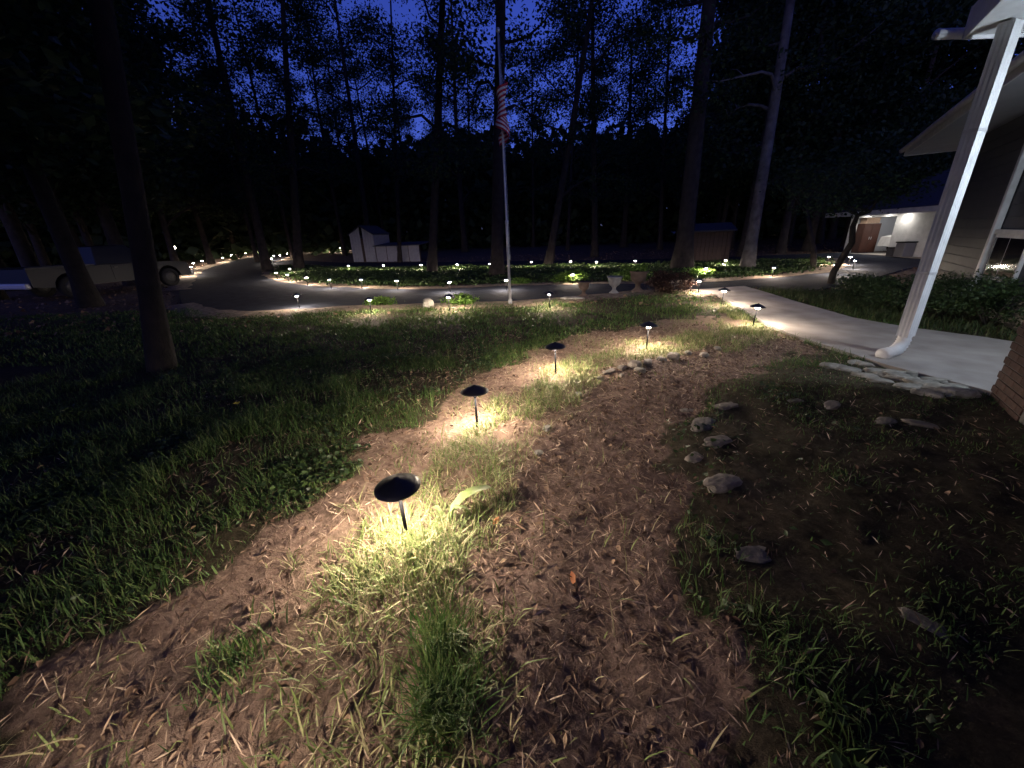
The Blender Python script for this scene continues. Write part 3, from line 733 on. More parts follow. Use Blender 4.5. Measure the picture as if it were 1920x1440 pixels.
box('roof', (w2 + .35, 2.3, .08), (0, .85, h2 + .14), MT['shingle'], shed2, 0, .01, rot=(math.radians(9), 0, 0))

# ------------------------------------------------------------------ flagpole and flag
fp = at(957, 571); fh = up_at(fp, 936, 62) - fp.z
pole = empty('flagpole', fp, 0, (0, math.radians(-.6))); tag(pole, 'slim pale flagpole at the lawn edge of the driveway', 'flagpole')
lathe('shaft', [(0, -.2), (.034, -.2), (.034, fh * .35), (.027, fh * .355), (.024, fh * .7), (.018, fh), (0, fh)], MT['steel'], pole, 12)
lathe('finial', [(0, fh), (.03, fh + .01), (.045, fh + .05), (.03, fh + .09), (0, fh + .1)], MT['steel'], pole, 12)
lathe('ground_sleeve', [(.035, .0), (.05, .0), (.05, .12), (.035, .14)], MT['steel'], pole, 12)
lathe('joint_ring', [(.03, fh * .345), (.04, fh * .345), (.04, fh * .36), (.03, fh * .36)], MT['steel'], pole, 12)
tube('halyard', [(.05, .02, 1.2), (.045, .03, fh * .5), (.03, .02, fh - .02)], .004, MT['steel'], pole, 6)
box('cleat', (.02, .03, .12), (.04, 0, 1.2), MT['steel'], pole)
ztop = up_at(fp, 936, 98) - fp.z; zbot = up_at(fp, 945, 287) - fp.z
nu, nv = 70, 39
FV = []; FF = []; FM = []; UV = []
hoist = .92; fly = 1.5
drop = (ztop - zbot - hoist * .92) / fly
for i in range(nu + 1):
    s = i / nu; u = s * fly
    for j in range(nv + 1):
        q = j / nv; v_ = q * hoist
        a = -.5 + 2.5 * math.sin(6.4 * s + 1.7 * q) + .5 * math.sin(17 * s + 4 * q)
        rad = .03 + .17 * (1 - math.exp(-s * 5)) * (.75 + .35 * math.sin(5 * s + 5 * q)) * (1 - .35 * s)
        z = ztop - v_ * (1 - .12 * s) - u * drop - .06 * math.sin(3 * s + 2 * q) * s
        FV.append((fp.x - .01 * ztop / 1 + rad * math.cos(a) + .02, fp.y + rad * math.sin(a), fp.z + z)); UV.append((u, v_))
for i in range(nu):
    for j in range(nv):
        FF.append((i * (nv + 1) + j, (i + 1) * (nv + 1) + j, (i + 1) * (nv + 1) + j + 1, i * (nv + 1) + j + 1))
        stripe = int((j + .5) / nv * 13); u = (i + .5) / nu * fly
        FM.append(2 if (stripe < 7 and u < .6) else (0 if stripe % 2 == 0 else 1))
flag = raw('flag', FV, FF, [MT['flag_red'], MT['flag_white'], MT['flag_canton']], None, True, FM)
uvl = flag.data.uv_layers.new(name='UVMap')
for lp_ in flag.data.loops: uvl.data[lp_.index].uv = UV[lp_.vertex_index]
tag(flag, 'striped red and white flag with blue canton hanging limp round the pole', 'flag')

# ------------------------------------------------------------------ leaves and trees
def leaf_geo(cen, size, flatness=.5, aspect=.55, seed=1):
    """pointed four-cornered leaves, slightly folded, one per centre"""
    g = np.random.default_rng(seed); n = len(cen)
    d = g.normal(size=(n, 3)); d[:, 2] *= flatness; d /= np.linalg.norm(d, axis=1)[:, None]
    w = g.normal(size=(n, 3)); w[:, 2] *= .6; w -= d * (w * d).sum(1)[:, None]; w /= np.linalg.norm(w, axis=1)[:, None]
    s = size * g.uniform(.6, 1.35, n); d *= s[:, None]; w *= (s * aspect)[:, None]
    nn = np.cross(d, w); nn /= (np.linalg.norm(nn, axis=1) + 1e-9)[:, None]
    V = np.stack([cen - d * .5, cen + w * .5 + nn * (s * .12)[:, None], cen + d * .5, cen - w * .5 + nn * (s * .12)[:, None]], 1).reshape(-1, 3)
    b = np.arange(n)[:, None] * 4
    return V, np.concatenate([b + [0, 1, 2], b + [0, 2, 3]], 1).reshape(-1, 3)
def tree_variant(seed, H, z0, R, ncl, nleaf, lsize, trunk_r, crook=.25, clus=(.95, .95, .4), limbs=14):
    g = np.random.default_rng(seed); r = random.Random(seed)
    pts = []; rad = []
    ax = g.normal(size=2) * crook; ph = g.uniform(0, 6, 2)
    def axis_pt(z):
        t = z / H; return Vector((ax[0] * math.sin(2.2 * t + ph[0]) - ax[0] * math.sin(ph[0]), ax[1] * math.sin(2.6 * t + ph[1]) - ax[1] * math.sin(ph[1]), z))
    for i in range(15):
        z = -.3 + (H * .97 + .3) * i / 14
        pts.append(axis_pt(z)); t = max(z, 0) / H
        rad.append(trunk_r * (1 - .86 * t) * (1 + .55 * math.exp(-max(z, 0) / .35)))
    V, Fq = tube_geo(pts, rad, 10); Fall = [list(f) for f in Fq]; V = list(V)
    cl = []
    for i in range(limbs):
        z = z0 * .8 + (H - z0) * (i + r.random()) / limbs * .95; a = i * 2.4 + r.random()
        frac = (z - z0 * .8) / (H - z0 * .8)
        Lb = R * (1.05 - .65 * frac) * r.uniform(.7, 1.1); b0 = axis_pt(z); lp = [b0]; lr = [trunk_r * .38 * (1 - .75 * z / H)]
        rise = r.uniform(.15, .55)
        for s in range(1, 6):
            f = s / 5; aa = a + .35 * math.sin(3 * f + i)
            lp.append(b0 + Vector((math.cos(aa) * Lb * f, math.sin(aa) * Lb * f, Lb * (rise * f + .12 * math.sin(4 * f + i))))); lr.append(lr[0] * (1 - .85 * f))
        v, q = tube_geo(lp, lr, 6); o = len(V); V += v; Fall += [[x + o for x in f] for f in q]
        cl += lp[2:]
        for s in (3, 4):                                          # twigs
            tw = lp[s] + Vector((r.uniform(-1, 1), r.uniform(-1, 1), r.uniform(-.1, .7))) * (.35 * R * .5)
            v, q = tube_geo([lp[s], (lp[s] + tw) / 2 + Vector((0, 0, .08)), tw], [lr[s] * .6, lr[s] * .4, .008], 5); o = len(V); V += v; Fall += [[x + o for x in f] for f in q]
            cl.append(tw)
    cl = np.array([tuple(c) for c in cl])
    pick = cl[g.integers(0, len(cl), ncl)] + g.normal(size=(ncl, 3)) * np.array([.5, .5, .35])
    cen = np.repeat(pick, nleaf, 0) + g.normal(size=(ncl * nleaf, 3)) * np.array(clus) * .5
    LV, LF = leaf_geo(cen, lsize, .5, .6, seed + 99)
    tm = bpy.data.meshes.new('trunk'); tm.from_pydata([tuple(p) for p in V], [], Fall); tm.polygons.foreach_set('use_smooth', [True] * len(tm.polygons))
    me = soup(None, LV, LF, MT['leaf'])
    return tm, me
VARS = [tree_variant(s, 19, z0, R, ncl, 105, .16, .25) for s, z0, R, ncl in ((1, 4.5, 3.8, 120), (2, 6.0, 3.4, 100), (3, 4.0, 4.2, 130), (4, 7.0, 3.6, 90))]
DENSE = [tree_variant(s, 16, z0, R, ncl, 70, .25, .25, clus=(1.1, 1.1, .6)) for s, z0, R, ncl in ((11, 2.6, 4.4, 230), (12, 3.2, 4.0, 210))]
for tm, me in VARS + DENSE: tm.materials.append(MT['bark'])
def tree(pos, label, group, var, diam=.5, height=1.0, wide=1.0, tilt=(0, 0), rz=None, name='forest_tree', bark=None):
    tm, me = var; r = empty(name, pos, rz if rz is not None else random.uniform(0, 6.28), (0, 0))
    lean = Matrix.Rotation(tilt[0], 4, 'X') @ Matrix.Rotation(tilt[1], 4, 'Y')
    r.rotation_euler = (lean @ Matrix.Rotation(r.rotation_euler.z, 4, 'Z')).to_euler()
    t = link('trunk', tm, r); c = link('crown', me, r)
    k = diam / .5
    t.scale = (wide, wide, height); c.scale = (wide, wide, height)
    if abs(k - wide) > .15:                                       # own trunk thickness
        m2 = tm.copy(); m2.name = 'trunk'; co = np.empty(len(m2.vertices) * 3, np.float32); m2.vertices.foreach_get('co', co); co = co.reshape(-1, 3)
        t.data = m2; axis_ = co[:150].reshape(15, 10, 3).mean(1)
        rel = co[:150].reshape(15, 10, 3) - axis_[:, None]; co[:150] = (axis_[:, None] + rel * (k / wide)).reshape(-1, 3)
        m2.vertices.foreach_set('co', co.ravel())
    if bark: 
        if t.data.users > 1 or t.data is tm: t.data = t.data.copy()
        t.data.materials[0] = bark
    return tag(r, label, 'tree', group)
G_F = 'tall trees of the wood behind the driveway'
def lean_for(base, top):
    """roll of a trunk across the view so that it passes under a pixel higher up"""
    b = at(*base); h = 8.0; d = ray(*top); t = b.y / d[1]; p = Vector((0, 0, CAM_H)) + Vector(d) * t
    return math.atan2(p.x - b.x, p.z - b.z)
island_trees = [((810, 513), (822, 30), .42, 'slim straight tree on the island, in line with the near lawn lights'),
                ((932, 522), (938, 90), .55, 'dark tree standing just behind the flagpole'),
                ((1028, 497), (1088, 10), .45, 'tree leaning over the far lane, first beyond the flagpole'),
                ((1278, 506), (1322, 60), .75, 'thick dark tree beside the brown shed'),
                ((561, 507), (545, 100), .55, 'dark tree with flared foot at the tip of the island'),
                ((750, 492), (738, 120), .30, 'thin pale tree in front of the low white outbuilding'),
                ((1115, 482), (1128, 60), .40, 'grey tree standing beyond the far lane, behind the bright island shrub')]
for i, (b, t, d, lab) in enumerate(island_trees):
    tree(at(*b), lab, None, VARS[i % 4], d, random.uniform(.95, 1.15), .9, (0, lean_for(b, t)), name='island_tree' if i != 5 else 'thin_tree')
# pale barked tree
b = at(1400, 506)
tree(b, 'pale barked leaning tree between the brown shed and the garage', None, VARS[1], .52, 1.0, .95, (0, lean_for((1400, 506), (1460, 120))), name='pale_tree', bark=MT['pale_bark'])
# background wood, trunk by trunk
spots = []
for px, r in [(470, 40), (485, 30), (640, 44), (690, 37), (722, 46), (590, 52), (870, 40), (885, 52), (1000, 46), (1065, 38), (1170, 42), (1200, 52), (1240, 36), (1345, 46), (1375, 34), (1480, 40), (1520, 32), (1560, 46), (1620, 50), (1680, 44), (430, 50), (380, 42), (310, 36), (250, 46), (200, 38), (140, 44), (60, 40), (-40, 36), (215, 27), (120, 24), (30, 26), (-70, 24), (160, 31), (1400, 27), (1470, 30), (1590, 36), (1650, 40), (1350, 33), (1540, 40), (1720, 46), (540, 42), (770, 52), (830, 56), (950, 60), (1110, 60), (1290, 58), (1440, 56), (660, 60)]:
    d = ray(px, 440); u = Vector((d[0], d[1], 0)).normalized() * (r + random.uniform(-1.5, 1.5)); spots.append((px, u))
for i, (px, u) in enumerate(spots):
    z = float(terr(u.x, u.y))
    side = px > 1330 or px < 470
    v = DENSE[i % 2] if side else VARS[i % 4]
    tree((u.x, u.y, z), 'tall leafy tree in the dark wood behind the driveway', G_F, v, random.uniform(.3, .6), random.uniform(.95, 1.35), random.uniform(.85, 1.2), (random.uniform(-.03, .03), random.uniform(-.05, .05)))
# big dark trees on the left
for (px, py, d, h, w, lab, v) in [(305, 692, .27, 1.15, 1.0, 'large dark tree on the lawn in front of the pickup', 0), (172, 575, .5, 1.0, 1.25, 'broad dark tree standing before the middle of the pickup', 1), (20, 545, .5, 1.0, 1.3, 'dark tree behind the pickup tailgate', 0)]:
    p = at(px, py)
    vv = tree_variant(40 + int(px), 17, 5.2, 4.2, 330, 70, .2, .25, clus=(1.0, 1.0, .5)); vv[0].materials.append(MT['bark'])
    tree(p, lab, None, vv, d, h, w, (0, lean_for((px, py), (px - (690 - 480) * .17, py - 210)) if px > 300 else .03), name='yard_tree', bark=MT['dark_bark'])
# trees added beside and behind the viewer to shade the yard from the sky
for i, (x_, y_) in enumerate([(-11.5, 5.5), (-14, 9.5), (-9.5, .5), (-8, -5), (-2.5, -8.5), (4, -10), (-13, -3), (-16, 3)]):
    tree((x_, y_, float(terr(x_, y_))), 'broad leafy tree added beside the yard to shade the lawn', 'trees added to shade the yard', DENSE[i % 2], .45, 1.1, 1.3, (0, 0), name='added_shade_tree', bark=None)
# ornamental trees by the garage
def small_tree(name, pts, rads, crown_c, crown_r, n, label, leaf, size=.09, seed=5, branches=6):
    base = Vector(pts[0]); r = empty(name, base); r0 = random.Random(seed)
    V, Fq = tube_geo([Vector(p) - base for p in pts], rads, 9); V = list(V); Fall = [list(f) for f in Fq]
    tip = Vector(pts[-1]) - base; cc = Vector(crown_c) - base; cl = []
    for i in range(branches):
        a = i * 2.399; e = cc + Vector((math.cos(a) * crown_r[0] * .8, math.sin(a) * crown_r[1] * .8, r0.uniform(-.5, .7) * crown_r[2]))
        s = (Vector(pts[-2 if i % 2 else -1]) - base); m_ = (s + e) / 2 + Vector((0, 0, .15 * crown_r[2]))
        v, q = tube_geo([s, m_, e], [rads[-1] * .8, rads[-1] * .5, .008], 6); o = len(V); V += v; Fall += [[x + o for x in f] for f in q]; cl += [e, m_, (m_ + e) / 2]
    raw('trunk', V, Fall, MT['bark'], r, True)
    g = np.random.default_rng(seed); c = np.array([tuple(x) for x in cl]); c = c[g.integers(0, len(c), n)] + g.normal(size=(n, 3)) * np.array(crown_r) * .26
    LV, LF = leaf_geo(c, size, .5, .6, seed); soup('crown', LV, LF, leaf, r)
    return tag(r, label, 'tree')
def lift(base, px, py):
    d = ray(px, py); t = math.hypot(base[0], base[1]) / math.hypot(d[0], d[1]); return Vector((0, 0, CAM_H)) + Vector(d) * t
b1 = at(1525, 503)
small_tree('thin_garden_tree', [b1 - Vector((0, 0, .1)), lift(b1, 1526, 470), lift(b1, 1519, 440), lift(b1, 1514, 405), lift(b1, 1512, 370)], [.12, .1, .09, .07, .05], lift(b1, 1520, 350), (1.6, 1.6, 1.1), 2600, 'thin grey garden tree left bare below, between pale tree and garage', MT['leaf'], .1, 5)
b2 = at(1557, 533)
small_tree('crooked_garden_tree', [b2 - Vector((0, 0, .1)), lift(b2, 1563, 510), lift(b2, 1580, 482), lift(b2, 1597, 455), lift(b2, 1599, 425), lift(b2, 1608, 404), lift(b2, 1632, 396)], [.1, .09, .085, .08, .07, .06, .04], lift(b2, 1590, 362), (1.4, 1.4, .6), 3000, 'crooked dark garden tree silhouetted against the lit garage', MT['leaf'], .09, 6)

# distant wood that closes the view
n = 90000
g = np.random.default_rng(77); a = g.uniform(math.radians(-68), math.radians(62), n); r = 46 + 26 * g.random(n) ** .8
x = r * np.sin(a); y = r * np.cos(a)
htop = 10.0 + 5.0 * fbm(a * 14 + 50, r * .05, 5, 3) - 1.0
zz = htop * g.random(n) ** .85
V, F_ = leaf_geo(np.stack([x, y, terr(x, y) + zz], 1), .95, .6, .75, 3)
tag(soup('distant_wood', V, F_, MT['far_leaf']), 'dark mass of distant wood closing the view', 'wood', kind='stuff')

# ------------------------------------------------------------------ shrubs and planting
def shrub(name, p, rx, ry, h, n, size, leaf, label, group=None, seed=1, cat='shrub'):
    r = empty(name, p); g = np.random.default_rng(seed)
    st = []; V = []; Fall = []
    for i in range(6):
        a = i * 1.05; e = Vector((math.cos(a) * rx * .5, math.sin(a) * ry * .5, h * .75))
        v, q = tube_geo([Vector((0, 0, -.05)), e * .5 + Vector((0, 0, .03)), e], [.012, .01, .004], 5); o = len(V); V += v; Fall += [[k2 + o for k2 in f] for f in q]
    raw('stem', V, Fall, MT['bark'], r, True)
    nc = 30; u = g.normal(size=(nc, 3)); u /= np.linalg.norm(u, axis=1)[:, None]; u *= g.uniform(.45, .95, nc)[:, None]
    cl = u * np.array([rx, ry, h * .5]) + np.array([0, 0, h * .52])
    c = cl[g.integers(0, nc, n)] + g.normal(size=(n, 3)) * np.array([rx, ry, h * .5]) * .17
    c[:, 2] = np.maximum(c[:, 2], .02)
    LV, LF = leaf_geo(c, size, .8, .55, seed + 3); soup('foliage', LV, LF, leaf, r)
    return tag(r, label, cat, group)
for i, (px, py, w, h) in enumerate([(1622, 560, .75, .55), (1690, 585, .85, .7), (1775, 592, .9, .75), (1850, 612, .8, .75)]):
    shrub('foundation_shrub', at(px, py), w, w, h, 4200, .05, MT['shrub_leaf'], 'dark rounded shrub in the bed between walkway and house', 'shrubs along the house', 60 + i)
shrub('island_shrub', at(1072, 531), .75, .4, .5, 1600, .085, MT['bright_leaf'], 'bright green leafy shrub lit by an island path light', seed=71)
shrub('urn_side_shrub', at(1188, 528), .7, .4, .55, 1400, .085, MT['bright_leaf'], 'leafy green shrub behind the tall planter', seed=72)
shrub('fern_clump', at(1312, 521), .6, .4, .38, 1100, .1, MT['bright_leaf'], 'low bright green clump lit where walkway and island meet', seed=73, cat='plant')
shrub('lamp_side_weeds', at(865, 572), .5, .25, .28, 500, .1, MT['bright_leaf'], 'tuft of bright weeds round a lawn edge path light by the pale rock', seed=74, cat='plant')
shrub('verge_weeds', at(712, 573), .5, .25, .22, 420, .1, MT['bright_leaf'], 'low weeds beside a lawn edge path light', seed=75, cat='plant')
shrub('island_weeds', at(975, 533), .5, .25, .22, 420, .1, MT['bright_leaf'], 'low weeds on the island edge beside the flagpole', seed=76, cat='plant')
shrub('russet_shrub', at(1252, 551), .62, .5, .62, 3200, .07, MT['red_leaf'], 'low russet brown shrub between planters and walkway', seed=77)
# island ground cover
n = 60000; bx0, by0 = np.min(ISLAND, 0); bx1, by1 = np.max(ISLAND, 0)
g = np.random.default_rng(81); x = g.uniform(bx0, bx1, n * 3); y = g.uniform(by0, by1, n * 3)
ok = inside(x, y, ISLAND) & (g.random(n * 3) < .25 + fbm(x * .8, y * .8, 41) * .9) & (y < 36); x = x[ok][:n]; y = y[ok][:n]
ed = seg_dist(x, y, ISLAND + ISLAND[:1]); kk_ = g.random(len(x)) < smooth(.15, .9, ed) + .12; x = x[kk_]; y = y[kk_]
hh = .04 + .26 * fbm(x * .7, y * .7, 43) * g.random(len(x))
V, F_ = leaf_geo(np.stack([x, y, terr(x, y) + hh], 1), .13, .6, .6, 82)
tag(soup('ground_cover', V, F_, MT['cover_leaf']), 'low leafy ground cover filling the driveway island', 'ground cover', kind='stuff')

# ------------------------------------------------------------------ planters and blocks by the driveway
def urn(p, h, mat, label, name='planter_urn'):
    r = empty(name, p); s = h / .6
    lathe('pedestal', [(0, -.03), (.17 * s, -.03), (.17 * s, .05 * s), (.12 * s, .09 * s), (.07 * s, .14 * s), (.065 * s, .22 * s), (.1 * s, .26 * s)], mat, r, 20)
    lathe('bowl', [(.09 * s, .262 * s), (.17 * s, .31 * s), (.215 * s, .40 * s), (.225 * s, .53 * s), (.265 * s, .565 * s), (.265 * s, .60 * s), (.225 * s, .60 * s), (.2 * s, .52 * s), (0, .5 * s)], mat, r, 24)
    return tag(r, label, 'planter')
u1 = at(1195, 548); urn(u1, .62, MT['terracotta'], 'tall brown planter urn at the driveway edge')
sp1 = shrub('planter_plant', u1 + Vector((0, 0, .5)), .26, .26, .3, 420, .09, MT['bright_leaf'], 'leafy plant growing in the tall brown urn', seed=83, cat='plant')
urn(at(1151, 551), .5, MT['cement_urn'], 'shorter grey cement urn next to the brown one')
urn(at(1094, 556), .42, MT['terracotta'], 'small dark planter beside the pale slab', 'small_planter')
def stone(p, sx, sy, sz, rz, mat, label, group, name='stone', seed=0, sink=.3, cat='stone'):
    r = random.Random(seed); bm = bmesh.new(); bmesh.ops.create_icosphere(bm, subdivisions=3, radius=1)
    o1 = Vector((r.uniform(0, 9), r.uniform(0, 9), 0))
    for v in bm.verts:
        c = v.co; m_ = max(abs(c.x), abs(c.y), abs(c.z)); c *= 1 / (m_ ** .45)
        k2 = .72 + .5 * float(vnoise(c.x * 1.6 + o1.x, c.y * 1.6 + c.z * 1.3 + o1.y, seed)) + .16 * float(vnoise(c.x * 5 + o1.y, c.y * 5 + c.z * 4, seed + 1))
        v.co = Vector((c.x * sx * k2, c.y * sy * k2, c.z * sz * (.85 + .15 * k2)))
    o = bm_obj(name, bm, mat); me = o.data; o.location = Vector(p) + Vector((0, 0, sz * (1 - 2 * sink) + .0)); o.rotation_euler = (r.uniform(-.1, .1), r.uniform(-.1, .1), rz)
    return tag(o, label, cat, group)
stone(at(1075, 562), .30, .13, .06, .1, MT['pale_stone'], 'pale flat slab at the driveway edge by the small planter', None, 'edge_slab', 5)
stone(at(803, 577), .13, .1, .16, .4, MT['pale_stone'], 'pale upright rock beside the lawn edge weeds', None, 'edge_rock', 6, .2)
rk = [(1565, 690, .2), (1590, 695, .17), (1620, 684, .14), (1640, 697, .15), (1665, 704, .22), (1690, 712, .24), (1715, 703, .16), (1730, 722, .2), (1705, 728, .17), (1750, 716, .18), (1765, 734, .24), (1740, 740, .16), (1790, 728, .17), (1805, 742, .2), (1650, 716, .15), (1620, 706, .17), (1600, 680, .12)]
for i, (px, py, s) in enumerate(rk):
    stone(at(px, py), s * .72, s * .36, s * .24, random.uniform(-1.0, .1), MT['pale_stone'], 'flat pale stone in the heap under the porch downspout', 'flat stones under the downspout', 'flat_stone', 100 + i, .42)
lg = [(1142, 699, .09), (1165, 692, .11), (1190, 688, .12), (1215, 682, .1), (1240, 676, .1), (1262, 672, .13), (1290, 664, .1), (1320, 668, .08), (1125, 712, .07), (1345, 655, .09), (1200, 697, .07), (1165, 705, .06)]
for i, (px, py, s) in enumerate(lg):
    stone(at(px, py), s * random.uniform(.5, 1.0), s * random.uniform(.35, .7), s * random.uniform(.3, .55), random.uniform(0, 3), MT['dark_stone'], 'rough grey stone in the ledge between lamp strip and dirt path', 'ledge stones', 'ledge_stone', 200 + i)
fs = [(1362, 762, .15), (1316, 797, .20), (1345, 828, .15), (1352, 905, .19), (1302, 858, .11), (1410, 1040, .12), (1290, 770, .1), (1728, 1168, .1), (1660, 790, .14), (1725, 795, .13), (1560, 760, .13), (1490, 752, .1)]
for i, (px, py, s) in enumerate(fs):
    stone(at(px, py), s * .8, s * .45, s * .2, random.uniform(-.9, .9), MT['dark_stone'], 'flat stone half sunk in the dark turf right of the dirt path', 'sunken flat stones', 'sunken_stone', 300 + i, .55)
for i, (px, py, s) in enumerate([(1025, 805, .035), (1010, 850, .03), (640, 760, .03), (1085, 740, .035)]):
    stone(at(px, py), s * 1.2, s * .8, s * .7, random.uniform(0, 3), MT['pale_stone'], 'fist sized pale stone lying in the lamp strip grass', 'small loose stones', 'loose_stone', 400 + i)

# ------------------------------------------------------------------ grass, litter
def blades(x, y, h, w, lean, seed, name, mat, label, curl=.5, z0=-.01):
    g = np.random.default_rng(seed); n = len(x); z = terr(x, y) + z0
    a = g.uniform(0, 2 * np.pi, n); hx, hy = np.cos(a), np.sin(a)                       # bend direction
    ln = lean * g.uniform(.2, 1.2, n); wx, wy = -hy * w / 2, hx * w / 2
    def P(f, wf):
        cx = x + hx * h * ln * f ** 1.7; cy = y + hy * h * ln * f ** 1.7; cz = z + h * (f - curl * ln * f * f * .45)
        return np.stack([cx + wx * wf, cy + wy * wf, cz], 1), np.stack([cx - wx * wf, cy - wy * wf, cz], 1)
    a0, a1 = P(0, .8); b0, b1 = P(.45, 1.0); c0, c1 = P(.78, .6); t0_, _ = P(1.0, 0)
    V = np.stack([a0, a1, b0, b1, c0, c1, t0_], 1).reshape(-1, 3); q = np.arange(n)[:, None] * 7
    F_ = np.concatenate([q + [0, 1, 3], q + [0, 3, 2], q + [2, 3, 5], q + [2, 5, 4], q + [4, 5, 6]], 1).reshape(-1, 3)
    o = soup(name, V, F_, mat, smooth_=True); tag(o, label, 'grass', kind='stuff'); return o
def scatter(n, x0, x1, y0, y1, seed, dens):
    g = np.random.default_rng(seed); x = g.uniform(x0, x1, n); y = g.uniform(y0, y1, n); k2 = g.random(n) < dens(x, y); return x[k2], y[k2], g
def not_paved(x, y): return ~(inside(x, y, WALK_POLY) | inside(x, y, DRIVE) | inside(x, y, LANE))
def in_view(x, y): return (np.arctan2(x, y) > math.radians(-72)) & (np.arctan2(x, y) < math.radians(62)) & (y > .4)
def d_lawn(x, y):
    sb, ls, dp = masks(x, y); right = (x > 1.2) & (y < 4.6) & ~dp & ~ls & ~sb
    r = np.hypot(x, y); cl = fbm(x * 1.7, y * 1.7, 51)
    d = smooth(.40, .62, cl) * (.55 + .45 * smooth(9, 3, r)) + .12
    d = np.where(right, d * .55, d)
    return np.where(sb | ls | dp, 0, d) * not_paved(x, y) * in_view(x, y)
# rough weeds and grass of the lawn: near, then farther with broader blades
x, y, g = scatter(300000, -7, 5, .5, 6.5, 91, d_lawn)
hgt = (.025 + .10 * g.random(len(x)) ** 1.8) * (.35 + 1.5 * fbm(x * 1.6, y * 1.6, 55) ** 1.5); hgt = np.where((x > 1.2) & (y < 4.6), hgt * .6, hgt); hgt = hgt * (1 + .7 * ((x < -.4) & (y < 5)) * smooth(.35, .6, fbm(x * .8, y * .8, 58)))
blades(x, y, hgt, .003 + .005 * g.random(len(x)), .9, 92, 'lawn_grass', MT['grass'], 'rough weedy grass of the dark lawn')
x, y, g = scatter(150000, -16, 8, 6.0, 11.5, 93, d_lawn)
blades(x, y, (.03 + .07 * g.random(len(x))) * (.6 + .8 * fbm(x, y, 56)), .012 + .008 * g.random(len(x)), .9, 94, 'far_lawn_grass', MT['grass'], 'lawn grass running to the driveway edge')
# broad weed leaves in the lawn
x, y, g = scatter(60000, -6, 3, .7, 6.5, 95, lambda x, y: d_lawn(x, y) * smooth(.45, .7, fbm(x * 2.3, y * 2.3, 57)))
V, F_ = leaf_geo(np.stack([x, y, terr(x, y) + .02 + .05 * g.random(len(x))], 1), .05, .35, .6, 96)
tag(soup('lawn_weeds', V, F_, MT['shrub_leaf']), 'broad leaved weeds among the lawn grass', 'weeds', kind='stuff')
# lamp strip: paler, longer and patchy
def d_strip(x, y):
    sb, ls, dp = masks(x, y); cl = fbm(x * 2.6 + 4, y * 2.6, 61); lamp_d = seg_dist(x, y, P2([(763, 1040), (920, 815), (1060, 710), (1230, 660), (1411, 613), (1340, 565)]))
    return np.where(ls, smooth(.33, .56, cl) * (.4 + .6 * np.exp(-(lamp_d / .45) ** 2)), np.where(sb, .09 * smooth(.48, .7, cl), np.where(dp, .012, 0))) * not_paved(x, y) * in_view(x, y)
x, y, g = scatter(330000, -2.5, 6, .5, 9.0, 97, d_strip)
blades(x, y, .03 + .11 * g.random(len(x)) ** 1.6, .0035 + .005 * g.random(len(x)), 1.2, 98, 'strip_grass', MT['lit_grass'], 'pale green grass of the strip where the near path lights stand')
# tall tuft close to the camera, and the long blades round the first lamp
def tuft(cx, cy, n, spread, h, w, seed, name, label, mat=MT['lit_grass'], lean=.8):
    g = np.random.default_rng(seed); x = cx + g.normal(size=n) * spread; y = cy + g.normal(size=n) * spread * 1.1
    o = blades(x, y, h * g.uniform(.5, 1.1, n), w * g.uniform(.6, 1.3, n), lean, seed + 1, name, mat, label); o['category'] = 'grass tuft'; return o
p = at(835, 1330); tuft(p.x, p.y, 700, .055, .21, .005, 101, 'grass_tuft', 'tall bright green grass tuft below the first path light', MT['grass'])
p = at(830, 1210); tuft(p.x, p.y, 420, .05, .19, .005, 131, 'tuft_grass', 'green grass tuft just above the tallest one', MT['grass'])
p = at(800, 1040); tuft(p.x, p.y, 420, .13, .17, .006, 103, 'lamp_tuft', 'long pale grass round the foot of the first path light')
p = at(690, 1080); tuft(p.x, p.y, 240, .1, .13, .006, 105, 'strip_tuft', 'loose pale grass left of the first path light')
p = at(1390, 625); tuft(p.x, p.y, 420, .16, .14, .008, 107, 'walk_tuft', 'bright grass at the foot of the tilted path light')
p = at(440, 1240); tuft(p.x, p.y, 260, .08, .10, .006, 109, 'soil_tuft', 'small grass tuft alone in the bare soil band', MT['grass'])
p = at(300, 1080); tuft(p.x, p.y, 320, .12, .10, .006, 111, 'edge_tuft', 'grass tuft between lawn and bare soil band', MT['grass'])
# border grass between walkway and shrubs
bed = P2([(1420, 545), (1500, 548), (1580, 556), (1650, 575), (1740, 600), (1830, 615), (1920, 635), (1915, 650), (1835, 632), (1700, 614), (1600, 596), (1500, 568), (1440, 552)])
x, y, g = scatter(60000, 4, 13, 4.5, 12, 113, lambda x, y: inside(x, y, bed) * not_paved(x, y) * .6)
blades(x, y, .08 + .16 * g.random(len(x)), .008 + .006 * g.random(len(x)), .9, 114, 'border_grass', MT['dark_grass'], 'strappy border grass along the far side of the walkway')

